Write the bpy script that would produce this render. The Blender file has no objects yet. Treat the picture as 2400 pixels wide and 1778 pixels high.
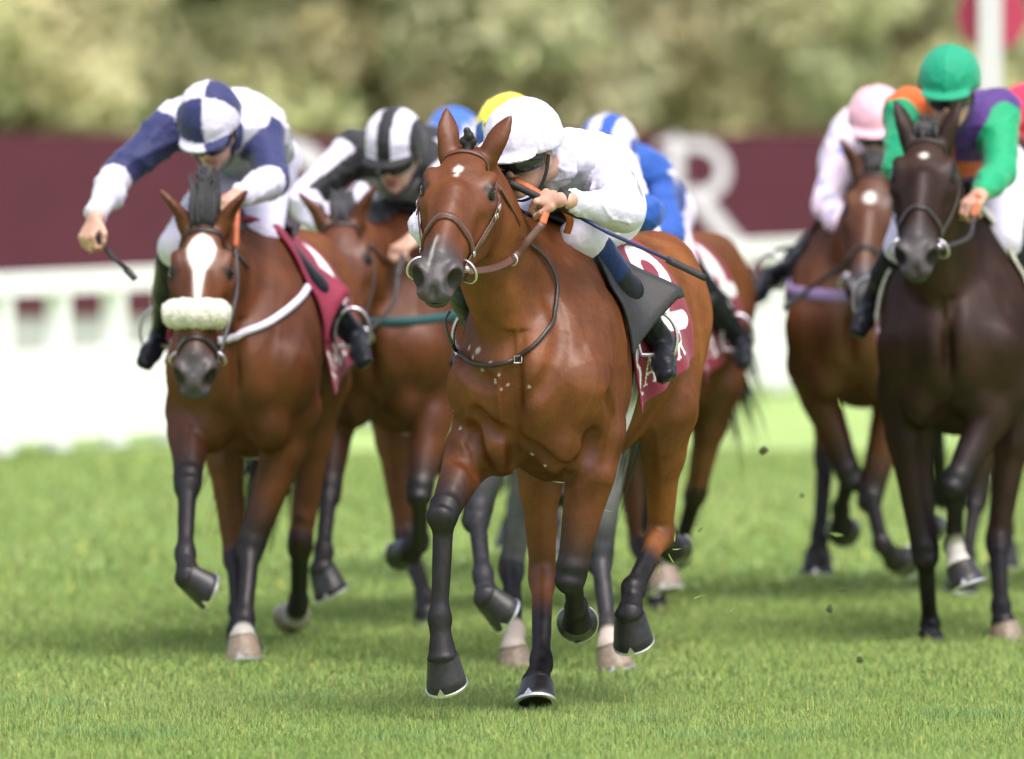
import bpy, bmesh, math, random, os
import numpy as np
from mathutils import Vector, Matrix

random.seed(7)
rng = np.random.default_rng(7)
scene = bpy.context.scene
COL = scene.collection

# ------------------------------------------------------------------ camera, sky, sun, exposure
F = 27200.0            # focal length in photograph pixels (2400 wide)
CAMH = 2.04
HORIZON = 150.0
PITCH = math.atan((889 - HORIZON) / F)
cam = bpy.data.cameras.new('camera')
cam.sensor_width = 36.0
cam.lens = 36.0 * F / 2400.0
cam.clip_start = 1.0
cam.clip_end = 3000.0
cam.dof.use_dof = True
cam.dof.focus_distance = 36.35
cam.dof.aperture_fstop = 2.9
cam_ob = bpy.data.objects.new('camera', cam)
cam_ob.location = (0, 0, CAMH)
cam_ob.rotation_euler = (math.pi / 2 - PITCH, 0, 0)
COL.objects.link(cam_ob)
scene.camera = cam_ob

SUN_EL, SUN_AZ = math.radians(63), math.radians(150)    # azimuth clockwise from +Y
world = bpy.data.worlds.new('World')
scene.world = world
world.use_nodes = True
wn = world.node_tree
wn.nodes.clear()
sky = wn.nodes.new('ShaderNodeTexSky')
sky.sky_type = 'NISHITA'
sky.sun_disc = False
sky.sun_elevation = SUN_EL
sky.sun_rotation = SUN_AZ
sky.air_density = 1.0
sky.dust_density = 5.0
sky.ozone_density = 1.0
hs = wn.nodes.new('ShaderNodeHueSaturation')
hs.inputs['Saturation'].default_value = 0.6
bg = wn.nodes.new('ShaderNodeBackground')
bg.inputs['Strength'].default_value = 0.15
wo = wn.nodes.new('ShaderNodeOutputWorld')
wn.links.new(sky.outputs[0], hs.inputs['Color'])
wn.links.new(hs.outputs[0], bg.inputs['Color'])
wn.links.new(bg.outputs[0], wo.inputs['Surface'])

sun = bpy.data.lights.new('sun', 'SUN')
sun.energy = 1.15
sun.angle = math.radians(35)
sun.color = (1.0, 0.965, 0.91)
sun_ob = bpy.data.objects.new('sun', sun)
sd = Vector((math.sin(SUN_AZ) * math.cos(SUN_EL), math.cos(SUN_AZ) * math.cos(SUN_EL), math.sin(SUN_EL)))
sun_ob.rotation_euler = sd.to_track_quat('Z', 'Y').to_euler()
sun_ob.location = (0, 20, 30)
COL.objects.link(sun_ob)

scene.view_settings.view_transform = 'Standard'
scene.view_settings.look = 'None'
scene.view_settings.exposure = 1.08
scene.view_settings.gamma = 1.0
scene.view_settings.use_curve_mapping = False
scene.cycles.max_bounces = 6
scene.cycles.diffuse_bounces = 3
scene.cycles.glossy_bounces = 3
scene.cycles.transmission_bounces = 4
scene.cycles.transparent_max_bounces = 6
scene.cycles.use_denoising = True

# ------------------------------------------------------------------ helpers: image <-> place
CP, SP = math.cos(PITCH), math.sin(PITCH)
CAM = np.array([0, 0, CAMH])


def ray(px, py):
    xc, yc = (px - 1200) / F, (889 - py) / F
    return np.array([xc, CP + yc * SP, -SP + yc * CP])


def P(px, py, d):
    return CAM + ray(px, py) * d


def reach(root, px, py, L, far):
    """point on the line of sight through (px, py) that lies L from root (bone length)"""
    r = ray(px, py)
    o = CAM - root
    a, b, c = r @ r, 2 * r @ o, o @ o - L * L
    q = b * b - 4 * a * c
    if q < 0:
        return CAM + r * (-b / (2 * a))
    s = math.sqrt(q)
    return CAM + r * ((-b + s) / (2 * a) if far else (-b - s) / (2 * a))


def nrm(v):
    v = np.asarray(v, float)
    return v / (np.linalg.norm(v) + 1e-12)


def V3(*a):
    return np.array(a, float)


# ------------------------------------------------------------------ helpers: objects
def tag(o, label=None, cat=None, group=None, kind=None):
    if label: o['label'] = label
    if cat: o['category'] = cat
    if group: o['group'] = group
    if kind: o['kind'] = kind
    return o


def thing(name, label, cat, loc=(0, 0, 0), group=None):
    o = bpy.data.objects.new(name, None)
    o.empty_display_size = 0.1
    o.location = loc
    COL.objects.link(o)
    return tag(o, label, cat, group)


def world_loc(o):
    l = np.array(o.location, float)
    while o.parent is not None:
        o = o.parent
        l = l + np.array(o.location, float)
    return l


def mesh_np(name, V, Fc, mat, parent=None, attrs=None, smooth=True, loc=None):
    """one mesh object from world-space vertices; faces all of one size"""
    V = np.asarray(V, np.float32)
    Fc = np.asarray(Fc, np.int32)
    org = world_loc(parent) if parent is not None else (np.zeros(3) if loc is None else np.asarray(loc, float))
    me = bpy.data.meshes.new(name)
    n = Fc.shape[1]
    me.vertices.add(len(V))
    me.vertices.foreach_set('co', (V - org.astype(np.float32)).ravel())
    me.loops.add(Fc.size)
    me.loops.foreach_set('vertex_index', Fc.ravel())
    me.polygons.add(len(Fc))
    me.polygons.foreach_set('loop_start', np.arange(0, Fc.size, n, dtype=np.int32))
    me.polygons.foreach_set('loop_total', np.full(len(Fc), n, np.int32))
    me.polygons.foreach_set('use_smooth', np.full(len(Fc), smooth, bool))
    if attrs:
        for k, a in attrs.items():
            a = np.asarray(a, np.float32)
            if a.ndim == 1:
                at = me.attributes.new(k, 'FLOAT', 'POINT')
                at.data.foreach_set('value', a)
            else:
                at = me.attributes.new(k, 'FLOAT_COLOR', 'POINT')
                at.data.foreach_set('color', np.concatenate([a, np.ones((len(a), 1), np.float32)], 1).ravel())
    me.update(calc_edges=True)
    me.validate()
    if mat is not None:
        me.materials.append(mat)
    o = bpy.data.objects.new(name, me)
    COL.objects.link(o)
    if parent is not None:
        o.parent = parent
    else:
        o.location = org
    return o


def faces_mesh(name, V, polys, mat, parent=None, smooth=False, loc=None):
    org = world_loc(parent) if parent is not None else (np.zeros(3) if loc is None else np.asarray(loc, float))
    me = bpy.data.meshes.new(name)
    me.from_pydata([tuple(np.asarray(v, float) - org) for v in V], [], polys)
    if smooth:
        me.polygons.foreach_set('use_smooth', [True] * len(me.polygons))
    me.update()
    if mat is not None:
        me.materials.append(mat)
    o = bpy.data.objects.new(name, me)
    COL.objects.link(o)
    if parent is not None:
        o.parent = parent
    else:
        o.location = org
    return o


def box_geo(c, s, R=None):
    c, s = np.asarray(c, float), np.asarray(s, float) / 2
    v = np.array([(x, y, z) for x in (-1, 1) for y in (-1, 1) for z in (-1, 1)], float) * s
    if R is not None:
        v = v @ np.asarray(R).T
    return v + c, [(0, 1, 3, 2), (4, 6, 7, 5), (0, 4, 5, 1), (2, 3, 7, 6), (0, 2, 6, 4), (1, 5, 7, 3)]


def catmull(pts, n):
    """resample control rows (any columns) with a Catmull-Rom spline"""
    pts = np.asarray(pts, float)
    m = len(pts)
    if m == 2:
        t = np.linspace(0, 1, n)[:, None]
        return pts[0] * (1 - t) + pts[1] * t
    ext = np.vstack([2 * pts[0] - pts[1], pts, 2 * pts[-1] - pts[-2]])
    out = []
    for u in np.linspace(0, m - 1 - 1e-9, n):
        i = int(u)
        t = u - i
        p0, p1, p2, p3 = ext[i:i + 4]
        out.append(0.5 * (2 * p1 + (p2 - p0) * t + (2 * p0 - 5 * p1 + 4 * p2 - p3) * t * t + (3 * p1 - p0 - 3 * p2 + p3) * t ** 3))
    return np.array(out)


def tube_geo(pts, rad, sides=10, closed=False):
    pts = np.asarray(pts, float)
    n = len(pts)
    rad = np.broadcast_to(np.asarray(rad, float), (n,))
    tan = np.gradient(pts, axis=0)
    if closed:
        tan = np.roll(pts, -1, 0) - np.roll(pts, 1, 0)
    tan /= np.linalg.norm(tan, axis=1)[:, None] + 1e-12
    up = nrm(np.cross(tan[0], (0.3, 0.2, 1)))
    V = []
    for i in range(n):
        up = nrm(up - tan[i] * (up @ tan[i]))
        b = np.cross(tan[i], up)
        for a in np.linspace(0, 2 * np.pi, sides, endpoint=False):
            V.append(pts[i] + rad[i] * (math.cos(a) * up + math.sin(a) * b))
    V = np.array(V)
    Fc = []
    for i in range(n if closed else n - 1):
        j = (i + 1) % n
        for k in range(sides):
            l = (k + 1) % sides
            Fc.append((i * sides + k, i * sides + l, j * sides + l, j * sides + k))
    if not closed:                       # close both ends with a pole point
        for i, c in ((0, pts[0]), (n - 1, pts[-1])):
            V = np.vstack([V, c[None]])
            q = len(V) - 1
            for k in range(sides):
                l = (k + 1) % sides
                Fc.append((i * sides + l, i * sides + k, q, q) if i == 0 else (i * sides + k, i * sides + l, q, q))
    return V, [f if f[2] != f[3] else f[:3] for f in Fc]


def tube(name, pts, rad, mat, parent, sides=10, closed=False, resample=None):
    if resample:
        rows = np.column_stack([np.asarray(pts, float), np.broadcast_to(np.asarray(rad, float), (len(pts),))])
        rows = catmull(rows, resample)
        pts, rad = rows[:, :3], rows[:, 3]
    v, f = tube_geo(pts, rad, sides, closed)
    return faces_mesh(name, v, f, mat, parent, True)


def strap_geo(pts, nor, width, thick, closed=False):
    """flat strap: rounded box cross-section, nor = outward normals along the path"""
    pts, nor = np.asarray(pts, float), np.asarray(nor, float)
    n = len(pts)
    tan = np.gradient(pts, axis=0)
    if closed:
        tan = np.roll(pts, -1, 0) - np.roll(pts, 1, 0)
    width = np.broadcast_to(np.asarray(width, float), (n,))
    prof = [(-.5, -.35), (-.42, .5), (.42, .5), (.5, -.35), (.42, -.5), (-.42, -.5)]
    V, Fc = [], []
    for i in range(n):
        t = nrm(tan[i])
        m = nrm(nor[i] - t * (nor[i] @ t))
        b = np.cross(t, m)
        for a, h in prof:
            V.append(pts[i] + b * a * width[i] + m * h * thick)
    s = len(prof)
    for i in range(n if closed else n - 1):
        j = (i + 1) % n
        for k in range(s):
            l = (k + 1) % s
            Fc.append((i * s + k, j * s + k, j * s + l, i * s + l))
    if not closed:
        Fc.append(tuple(range(s)))
        Fc.append(tuple(reversed(range((n - 1) * s, n * s))))
    return np.array(V), Fc


def strap(name, pts, nor, width, thick, mat, parent, closed=False, resample=None):
    pts, nor = np.asarray(pts, float), np.asarray(nor, float)
    if nor.ndim == 1:
        nor = np.tile(nor, (len(pts), 1))
    if resample:
        rows = catmull(np.column_stack([pts, nor]), resample)
        pts, nor = rows[:, :3], rows[:, 3:]
    v, f = strap_geo(pts, nor, width, thick, closed)
    return faces_mesh(name, v, f, mat, parent, True)


# ------------------------------------------------------------------ signed-distance modelling
class SDF:
    """bodies are modelled as a smooth union of tapered limbs and muscles, then meshed as one continuous surface"""

    def __init__(s):
        s.ops = []

    def ell(s, c, r, R=None, k=.03, sub=False, tag=''):
        c, r = np.asarray(c, float), np.broadcast_to(np.asarray(r, float), (3,)).copy()
        R = np.eye(3) if R is None else np.asarray(R, float)      # columns = axes
        ext = np.sqrt(((R * r) ** 2).sum(1))
        s.ops.append(dict(y='e', c=c, r=r, R=R, k=k, sub=sub, tag=tag, lo=c - ext, hi=c + ext))

    def cap(s, a, b, ra, rb, va=None, vb=None, up=(0, 0, 1), k=.03, sub=False, tag=''):
        """tapered limb from a to b; ra/rb sideways radius, va/vb radius along up"""
        a, b = np.asarray(a, float), np.asarray(b, float)
        va, vb = va or ra, vb or rb
        L = np.linalg.norm(b - a) + 1e-9
        w = (b - a) / L
        v = np.asarray(up, float) - w * (np.asarray(up, float) @ w)
        if np.linalg.norm(v) < 1e-3:
            v = np.cross(w, (0.31, 0.9, 0.2))
        v = nrm(v)
        u = np.cross(v, w)
        m = max(ra, rb, va, vb)
        s.ops.append(dict(y='c', a=a, w=w, u=u, v=v, L=L, ra=ra, rb=rb, va=va, vb=vb, k=k, sub=sub, tag=tag,
                          lo=np.minimum(a, b) - m, hi=np.maximum(a, b) + m))

    def chain(s, rows, n, up=(0, 0, 1), k=.03, k2=.012, tag=''):
        """loft: rows of x,y,z,side radius,up radius"""
        rr = catmull(rows, n)
        for i in range(len(rr) - 1):
            p, q = rr[i], rr[i + 1]
            s.cap(p[:3], q[:3], p[3], q[3], p[4], q[4], up, k if i == 0 else k2, tag=tag)

    def half(s, n, c, lo, hi, k=.01, tag=''):
        """cut away the side n.(p-c) > 0 inside the box lo..hi"""
        s.ops.append(dict(y='h', n=nrm(n), c=np.asarray(c, float), k=k, sub=True, tag=tag, lo=np.asarray(lo, float), hi=np.asarray(hi, float)))

    @staticmethod
    def ev(o, X, Y, Z):
        if o['y'] == 'e':
            c, r, R = o['c'], o['r'], o['R']
            x, y, z = X - c[0], Y - c[1], Z - c[2]
            k0 = k1 = 0
            for i in range(3):
                q = (x * R[0, i] + y * R[1, i] + z * R[2, i]) / r[i]
                k0 = k0 + q * q
                q = q / r[i]
                k1 = k1 + q * q
            k0, k1 = np.sqrt(k0), np.sqrt(k1) + 1e-6
            return k0 * (k0 - 1) / k1, None
        if o['y'] == 'h':
            n, c = o['n'], o['c']
            return -((X - c[0]) * n[0] + (Y - c[1]) * n[1] + (Z - c[2]) * n[2]), None
        a, w, u, v, L = o['a'], o['w'], o['u'], o['v'], o['L']
        x, y, z = X - a[0], Y - a[1], Z - a[2]
        h = x * w[0] + y * w[1] + z * w[2]
        pu = x * u[0] + y * u[1] + z * u[2]
        pv = x * v[0] + y * v[1] + z * v[2]
        t = np.clip(h / L, 0, 1)
        ex = h - t * L
        rU = o['ra'] + (o['rb'] - o['ra']) * t
        rV = o['va'] + (o['vb'] - o['va']) * t
        rE = np.minimum(rU, rV)
        A, B, C = pu / rU, pv / rV, ex / rE
        k0 = np.sqrt(A * A + B * B + C * C)
        A, B, C = A / rU, B / rV, C / rE
        k1 = np.sqrt(A * A + B * B + C * C) + 1e-6
        return np.where(k0 > 1e-4, k0 * (k0 - 1) / k1, -rE), t

    def build(s, h):
        s.h = h
        adds = [o for o in s.ops if not o['sub']]
        lo = np.min([o['lo'] for o in adds], 0) - 4 * h
        hi = np.max([o['hi'] for o in adds], 0) + 4 * h
        n = np.ceil((hi - lo) / h).astype(int) + 1
        s.lo, s.n = lo, n
        D = np.full(n, 1.0, np.float32)
        ax = [(lo[i] + h * np.arange(n[i])).astype(np.float32) for i in range(3)]
        for o in s.ops:
            m = o['k'] + 2.5 * h
            i0 = np.clip(np.floor((o['lo'] - m - lo) / h).astype(int), 0, n)
            i1 = np.clip(np.ceil((o['hi'] + m - lo) / h).astype(int) + 1, 0, n)
            if np.any(i1 <= i0):
                continue
            sl = tuple(slice(i0[q], i1[q]) for q in range(3))
            d, _ = s.ev(o, ax[0][sl[0]][:, None, None], ax[1][sl[1]][None, :, None], ax[2][sl[2]][None, None, :])
            old = D[sl]
            k = max(o['k'], 1e-4)
            if o['sub']:
                old = -old
            g = np.maximum(k - np.abs(old - d), 0)
            q = np.minimum(old, d) - g * g / (4 * k)
            D[sl] = -q if o['sub'] else q
        s.D = D
        return s

    def sample(s, Q):
        q = (np.asarray(Q, float) - s.lo) / s.h
        q = np.clip(q, 0, np.array(s.n) - 1.001)
        i = q.astype(int)
        f = q - i
        r = 0
        for dx in (0, 1):
            for dy in (0, 1):
                for dz in (0, 1):
                    w = (f[..., 0] if dx else 1 - f[..., 0]) * (f[..., 1] if dy else 1 - f[..., 1]) * (f[..., 2] if dz else 1 - f[..., 2])
                    r = r + w * s.D[i[..., 0] + dx, i[..., 1] + dy, i[..., 2] + dz]
        return r

    def shoot(s, c, dirs, far=.6, off=.004, last=True):
        """from c along each unit direction to the outermost (or first) surface crossing, lifted by off"""
        c, dirs = np.atleast_2d(np.asarray(c, float)), np.atleast_2d(np.asarray(dirs, float))
        c = np.broadcast_to(c, dirs.shape)
        ts = np.arange(0, far, .007)
        val = s.sample(c[:, None, :] + dirs[:, None, :] * ts[None, :, None])
        ins = val < 0
        out = []
        for i in range(len(dirs)):
            w = np.nonzero(ins[i])[0]
            if len(w) == 0:
                t = 0
            elif last:
                t = ts[w[-1]]
            else:
                g = np.nonzero(~ins[i][w[0]:])[0]
                t = ts[w[0] + (g[0] - 1 if len(g) else 0)]
            k = int(round(t / .007))
            if len(w) and k + 1 < len(ts):          # refine the crossing
                a, b = val[i, k], val[i, k + 1]
                t = t + .007 * float(np.clip(a / (a - b - 1e-9), 0, 1))
            out.append(t + off)
        return c + dirs * np.array(out)[:, None]

    def mesh(s, relax=2):
        D, lo, h, n = s.D, s.lo, s.h, s.n
        ins = (D < 0)
        a = ins.astype(np.uint8)
        a = a[:-1] + a[1:]
        a = a[:, :-1] + a[:, 1:]
        a = a[:, :, :-1] + a[:, :, 1:]
        act = (a > 0) & (a < 8)
        I = np.argwhere(act)
        m = np.array(act.shape)
        lin = (I[:, 0] * m[1] + I[:, 1]) * m[2] + I[:, 2]
        cor = [(x, y, z) for x in (0, 1) for y in (0, 1) for z in (0, 1)]
        val = np.stack([D[I[:, 0] + c[0], I[:, 1] + c[1], I[:, 2] + c[2]] for c in cor], 1).astype(np.float64)
        acc, cnt = np.zeros((len(I), 3)), np.zeros(len(I))
        for p in range(8):
            for q in range(p + 1, 8):
                if sum(abs(cor[p][i] - cor[q][i]) for i in range(3)) != 1:
                    continue
                x = (val[:, p] < 0) != (val[:, q] < 0)
                t = np.where(x, val[:, p] / np.where(x, val[:, p] - val[:, q], 1), 0)
                pt = np.array(cor[p], float) + t[:, None] * (np.array(cor[q], float) - np.array(cor[p], float))
                acc += pt * x[:, None]
                cnt += x
        V = lo + h * (I + acc / cnt[:, None])
        quads = []
        for axn, e in ((0, 4), (1, 2), (2, 1)):
            x = (val[:, 0] < 0) != (val[:, e] < 0)
            o1, o2 = [(1, 2), (2, 0), (0, 1)][axn]
            ok = x & (I[:, o1] > 0) & (I[:, o2] > 0)
            J = I[ok]
            d1, d2 = np.zeros(3, int), np.zeros(3, int)
            d1[o1], d2[o2] = 1, 1
            ids = []
            for K in (J, J - d1, J - d1 - d2, J - d2):
                ids.append(np.searchsorted(lin, (K[:, 0] * m[1] + K[:, 1]) * m[2] + K[:, 2]))
            q = np.stack(ids, 1)
            flip = val[ok, 0] >= 0
            q[flip] = q[flip][:, ::-1]
            quads.append(q)
        Q = np.concatenate(quads)
        if relax:
            E = np.concatenate([Q[:, [i, (i + 1) % 4]] for i in range(4)])
            deg = np.bincount(E[:, 0], minlength=len(V)) + np.bincount(E[:, 1], minlength=len(V))
            for _ in range(relax):
                S = np.stack([np.bincount(E[:, 0], V[E[:, 1], i], len(V)) + np.bincount(E[:, 1], V[E[:, 0], i], len(V)) for i in range(3)], 1)
                V = V * .5 + .5 * S / np.maximum(deg, 1)[:, None]
        s.V, s.Q = V, Q
        return V, Q

    def blur(s, A, n):
        E = np.concatenate([s.Q[:, [i, (i + 1) % 4]] for i in range(4)])
        N = len(s.V)
        deg = np.maximum(np.bincount(E[:, 0], minlength=N) + np.bincount(E[:, 1], minlength=N), 1)
        for _ in range(n):
            A = .5 * A + .5 * (np.bincount(E[:, 0], A[E[:, 1]], N) + np.bincount(E[:, 1], A[E[:, 0]], N)) / deg
        return A

    def classify(s, V):
        """index of the nearest limb or muscle for each vertex, and how far along it"""
        best = np.full(len(V), 9.0)
        X = [np.ascontiguousarray(V[:, a], np.float32) for a in range(3)]
        idx, tt = np.full(len(V), -1), np.zeros(len(V))
        for j, o in enumerate(s.ops):
            if o['sub']:
                continue
            w = np.nonzero((X[0] > o['lo'][0] - .02) & (X[0] < o['hi'][0] + .02))[0]
            for a in (1, 2):
                w = w[(X[a][w] > o['lo'][a] - .02) & (X[a][w] < o['hi'][a] + .02)]
            if not len(w):
                continue
            d, t = s.ev(o, X[0][w], X[1][w], X[2][w])
            c = d < best[w]
            best[w[c]] = d[c]
            idx[w[c]] = j
            tt[w[c]] = 0 if t is None else t[c]
        tags = np.array([o['tag'] for o in s.ops] + [''])
        return tags[idx], tt


# ------------------------------------------------------------------ materials
def mat_new(name):
    m = bpy.data.materials.new(name)
    m.use_nodes = True
    nt = m.node_tree
    b = nt.nodes['Principled BSDF']
    return m, nt, b


def noise(nt, scale, detail=3, rough=.55, coord='Object', stretch=None):
    tc = nt.nodes.new('ShaderNodeTexCoord')
    n = nt.nodes.new('ShaderNodeTexNoise')
    n.inputs['Scale'].default_value = scale
    n.inputs['Detail'].default_value = detail
    n.inputs['Roughness'].default_value = rough
    src = tc.outputs[coord]
    if stretch:
        mp = nt.nodes.new('ShaderNodeMapping')
        mp.inputs['Scale'].default_value = stretch
        nt.links.new(src, mp.inputs['Vector'])
        src = mp.outputs[0]
    nt.links.new(src, n.inputs['Vector'])
    return n.outputs['Fac']


def ramp(nt, fac, stops):
    r = nt.nodes.new('ShaderNodeValToRGB')
    while len(r.color_ramp.elements) < len(stops):
        r.color_ramp.elements.new(.5)
    for e, (p, c) in zip(r.color_ramp.elements, stops):
        e.position = p
        e.color = (*c, 1) if len(c) == 3 else c
    nt.links.new(fac, r.inputs['Fac'])
    return r.outputs['Color']


def mix(nt, fac, a, b, mode='MIX'):
    m = nt.nodes.new('ShaderNodeMix')
    m.data_type = 'RGBA'
    m.blend_type = mode
    for sock, v in ((m.inputs[0], fac), (m.inputs[6], a), (m.inputs[7], b)):
        if hasattr(v, 'is_linked'):
            nt.links.new(v, sock)
        elif isinstance(v, (int, float)):
            sock.default_value = v
        else:
            sock.default_value = (*v, 1)
    return m.outputs[2]


def attr(nt, name, colour=False):
    a = nt.nodes.new('ShaderNodeAttribute')
    a.attribute_name = name
    return a.outputs['Color' if colour else 'Fac']


def bump(nt, b, h, strength, dist=.01):
    n = nt.nodes.new('ShaderNodeBump')
    n.inputs['Strength'].default_value = strength
    n.inputs['Distance'].default_value = dist
    nt.links.new(h, n.inputs['Height'])
    nt.links.new(n.outputs[0], b.inputs['Normal'])


def simple(name, col, rough=.6, var=.15, scale=30, metal=0., spec=.5, bmp=0., bscale=200, bdist=.002, sheen=0.):
    m, nt, b = mat_new(name)
    f = noise(nt, scale, 4)
    lo = tuple(c * (1 - var) for c in col)
    hi = tuple(min(1, c * (1 + var)) for c in col)
    nt.links.new(ramp(nt, f, [(.3, lo), (.7, hi)]), b.inputs['Base Color'])
    b.inputs['Roughness'].default_value = rough
    b.inputs['Metallic'].default_value = metal
    b.inputs['Specular IOR Level'].default_value = spec
    b.inputs['Sheen Weight'].default_value = sheen
    if bmp:
        bump(nt, b, noise(nt, bscale, 3), bmp, bdist)
    return m


def cloth_attr(name, rough=.62, sheen=.15, bmp=.4):
    """cloth whose dyed pattern is stored per point"""
    m, nt, b = mat_new(name)
    f = noise(nt, 60, 3)
    c = mix(nt, 1.0, attr(nt, 'dye', True), ramp(nt, f, [(.3, (.93, .93, .93)), (.7, (1, 1, 1))]), 'MULTIPLY')
    nt.links.new(c, b.inputs['Base Color'])
    b.inputs['Roughness'].default_value = rough
    b.inputs['Sheen Weight'].default_value = sheen
    b.inputs['Specular IOR Level'].default_value = .3
    bump(nt, b, noise(nt, 20, 4, .55), bmp, .02)
    return m


def coat(name, dark, light, point, white=(.72, .68, .62), muzzle=(.05, .044, .046), rough=.46, spec=.23):
    """short glossy hair: body colour, dark points, white marks and muzzle skin come from per-point weights"""
    m, nt, b = mat_new(name)
    f = noise(nt, 5.5, 4, .6)
    g = noise(nt, 120, 2, .6)
    w = noise(nt, 1.6, 2, .5)
    base = ramp(nt, f, [(.28, dark), (.72, light)])
    base = mix(nt, 1.0, base, ramp(nt, g, [(.3, (.86, .86, .86)), (.7, (1.1, 1.1, 1.1))]), 'MULTIPLY')
    base = mix(nt, 1.0, base, ramp(nt, w, [(.35, (.8, .76, .72)), (.65, (1.2, 1.22, 1.22))]), 'MULTIPLY')
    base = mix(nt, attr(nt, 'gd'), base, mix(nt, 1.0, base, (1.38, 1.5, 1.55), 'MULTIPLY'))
    pc = ramp(nt, noise(nt, 38, 4, .65, stretch=(1, 1, .35)), [(.3, tuple(x * .55 for x in point)), (.7, tuple(x * 1.9 for x in point))])
    c = mix(nt, attr(nt, 'pt'), base, pc)
    mz = mix(nt, noise(nt, 45, 3), tuple(x * .6 for x in muzzle), tuple(x * 1.5 for x in muzzle))
    c = mix(nt, attr(nt, 'mz'), c, mz)
    c = mix(nt, attr(nt, 'mk'), c, white)
    nt.links.new(c, b.inputs['Base Color'])
    rr = nt.nodes.new('ShaderNodeMapRange')
    nt.links.new(f, rr.inputs[0])
    rr.inputs[3].default_value = rough - .06
    rr.inputs[4].default_value = rough + .1
    nt.links.new(rr.outputs[0], b.inputs['Roughness'])
    b.inputs['Specular IOR Level'].default_value = 0.0
    bump(nt, b, noise(nt, 26, 4, .6, stretch=(1, 1, .4)), .45, .006)
    gl = nt.nodes.new('ShaderNodeBsdfGlossy')          # hair gloss of even strength
    gl.inputs['Color'].default_value = (.92, .88, .9, 1)
    nt.links.new(rr.outputs[0], gl.inputs['Roughness'])
    nt.links.new(b.inputs['Normal'].links[0].from_socket, gl.inputs['Normal'])
    ms = nt.nodes.new('ShaderNodeMixShader')
    ms.inputs[0].default_value = spec * .16
    nt.links.new(b.outputs[0], ms.inputs[1])
    nt.links.new(gl.outputs[0], ms.inputs[2])
    nt.links.new(ms.outputs[0], nt.nodes['Material Output'].inputs['Surface'])
    return m


M = {}
M['hoof'] = simple('hoof_horn', (.016, .015, .016), .42, .35, 60, bmp=.3, bscale=90)
M['hoof_tan'] = simple('hoof_horn_pale', (.2, .15, .11), .5, .3, 60, bmp=.3, bscale=90)
M['sole'] = simple('hoof_sole', (.02, .017, .014), .8)
M['steel'] = simple('horseshoe_steel', (.62, .62, .63), .32, .1, 60, metal=.9)
M['chrome'] = simple('polished_steel', (.6, .56, .62), .34, .05, 60, metal=1.)
M['eye'] = simple('eyeball', (.006, .004, .003), .04, .2, 60)
M['hair'] = simple('black_hair', (.012, .011, .012), .5, .4, 90, bmp=.8, bscale=150)
M['hair_grey'] = simple('grey_mane_hair', (.028, .027, .031), .6, .4, 90, bmp=.8, bscale=150)
M['leather'] = simple('brown_leather', (.085, .034, .022), .45, .25, 60, bmp=.3)
M['leather_dark'] = simple('dark_leather', (.022, .014, .013), .42, .3, 60, bmp=.3)
M['rubber'] = simple('orange_rubber_grip', (.42, .1, .028), .6, .15, 90, bmp=.4, bscale=400)
M['black'] = simple('black_cloth', (.012, .012, .014), .62, .3, 50, bmp=.3, bscale=80, bdist=.004)
M['boot'] = simple('polished_boot_leather', (.012, .013, .018), .2, .3, 40, bmp=.35, bscale=38, bdist=.008)
M['goggle'] = simple('dark_goggle_lens', (.012, .013, .02), .12, .1)
M['white'] = simple('white_cloth', (.66, .62, .76), .7, .05, 40, bmp=.3, bscale=26, bdist=.01)
M['breeches'] = simple('white_breeches', (.62, .585, .74), .65, .05, 40, bmp=.35, bscale=22, bdist=.012)
M['wool'] = simple('sheepskin', (.74, .7, .6), .95, .16, 60, bmp=1., bscale=110, bdist=.015, sheen=.3)
M['grey'] = simple('grey_vest', (.2, .2, .23), .7, .12, 40, bmp=.3, bscale=60)
M['skin'] = None
M['dye'] = cloth_attr('racing_silk')
M['print'] = cloth_attr('printed_saddle_cloth', .75, .1, .2)


def skin_mat():
    m, nt, b = mat_new('skin')
    f = noise(nt, 24, 4)
    c = ramp(nt, f, [(.25, (.4, .215, .155)), (.75, (.56, .345, .265))])
    c = mix(nt, attr(nt, 'lip'), c, (.32, .1, .08))
    nt.links.new(c, b.inputs['Base Color'])
    b.inputs['Roughness'].default_value = .48
    b.inputs['Subsurface Weight'].default_value = .06
    b.inputs['Subsurface Radius'].default_value = (.012, .005, .003)
    bump(nt, b, noise(nt, 160, 3), .25, .002)
    return m


M['skin'] = skin_mat()
M['bay'] = coat('bay_coat', (.07, .018, .004), (.168, .052, .0118), (.0085, .0072, .0085))
M['bay_b'] = coat('brown_bay_coat', (.064, .018, .0052), (.13, .04, .0115), (.009, .008, .0095))
M['bay_c'] = coat('light_bay_coat', (.13, .05, .02), (.23, .095, .04), (.022, .02, .022))
M['dark'] = coat('dark_brown_coat', (.014, .006, .004), (.036, .0155, .0095), (.006, .0055, .0065), spec=.16)
M['greyc'] = coat('iron_grey_coat', (.05, .05, .055), (.16, .16, .17), (.014, .014, .017), (.6, .5, .44))
M['bay_d'] = coat('mid_bay_coat', (.06, .019, .0065), (.12, .042, .0145), (.008, .007, .008))


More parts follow.
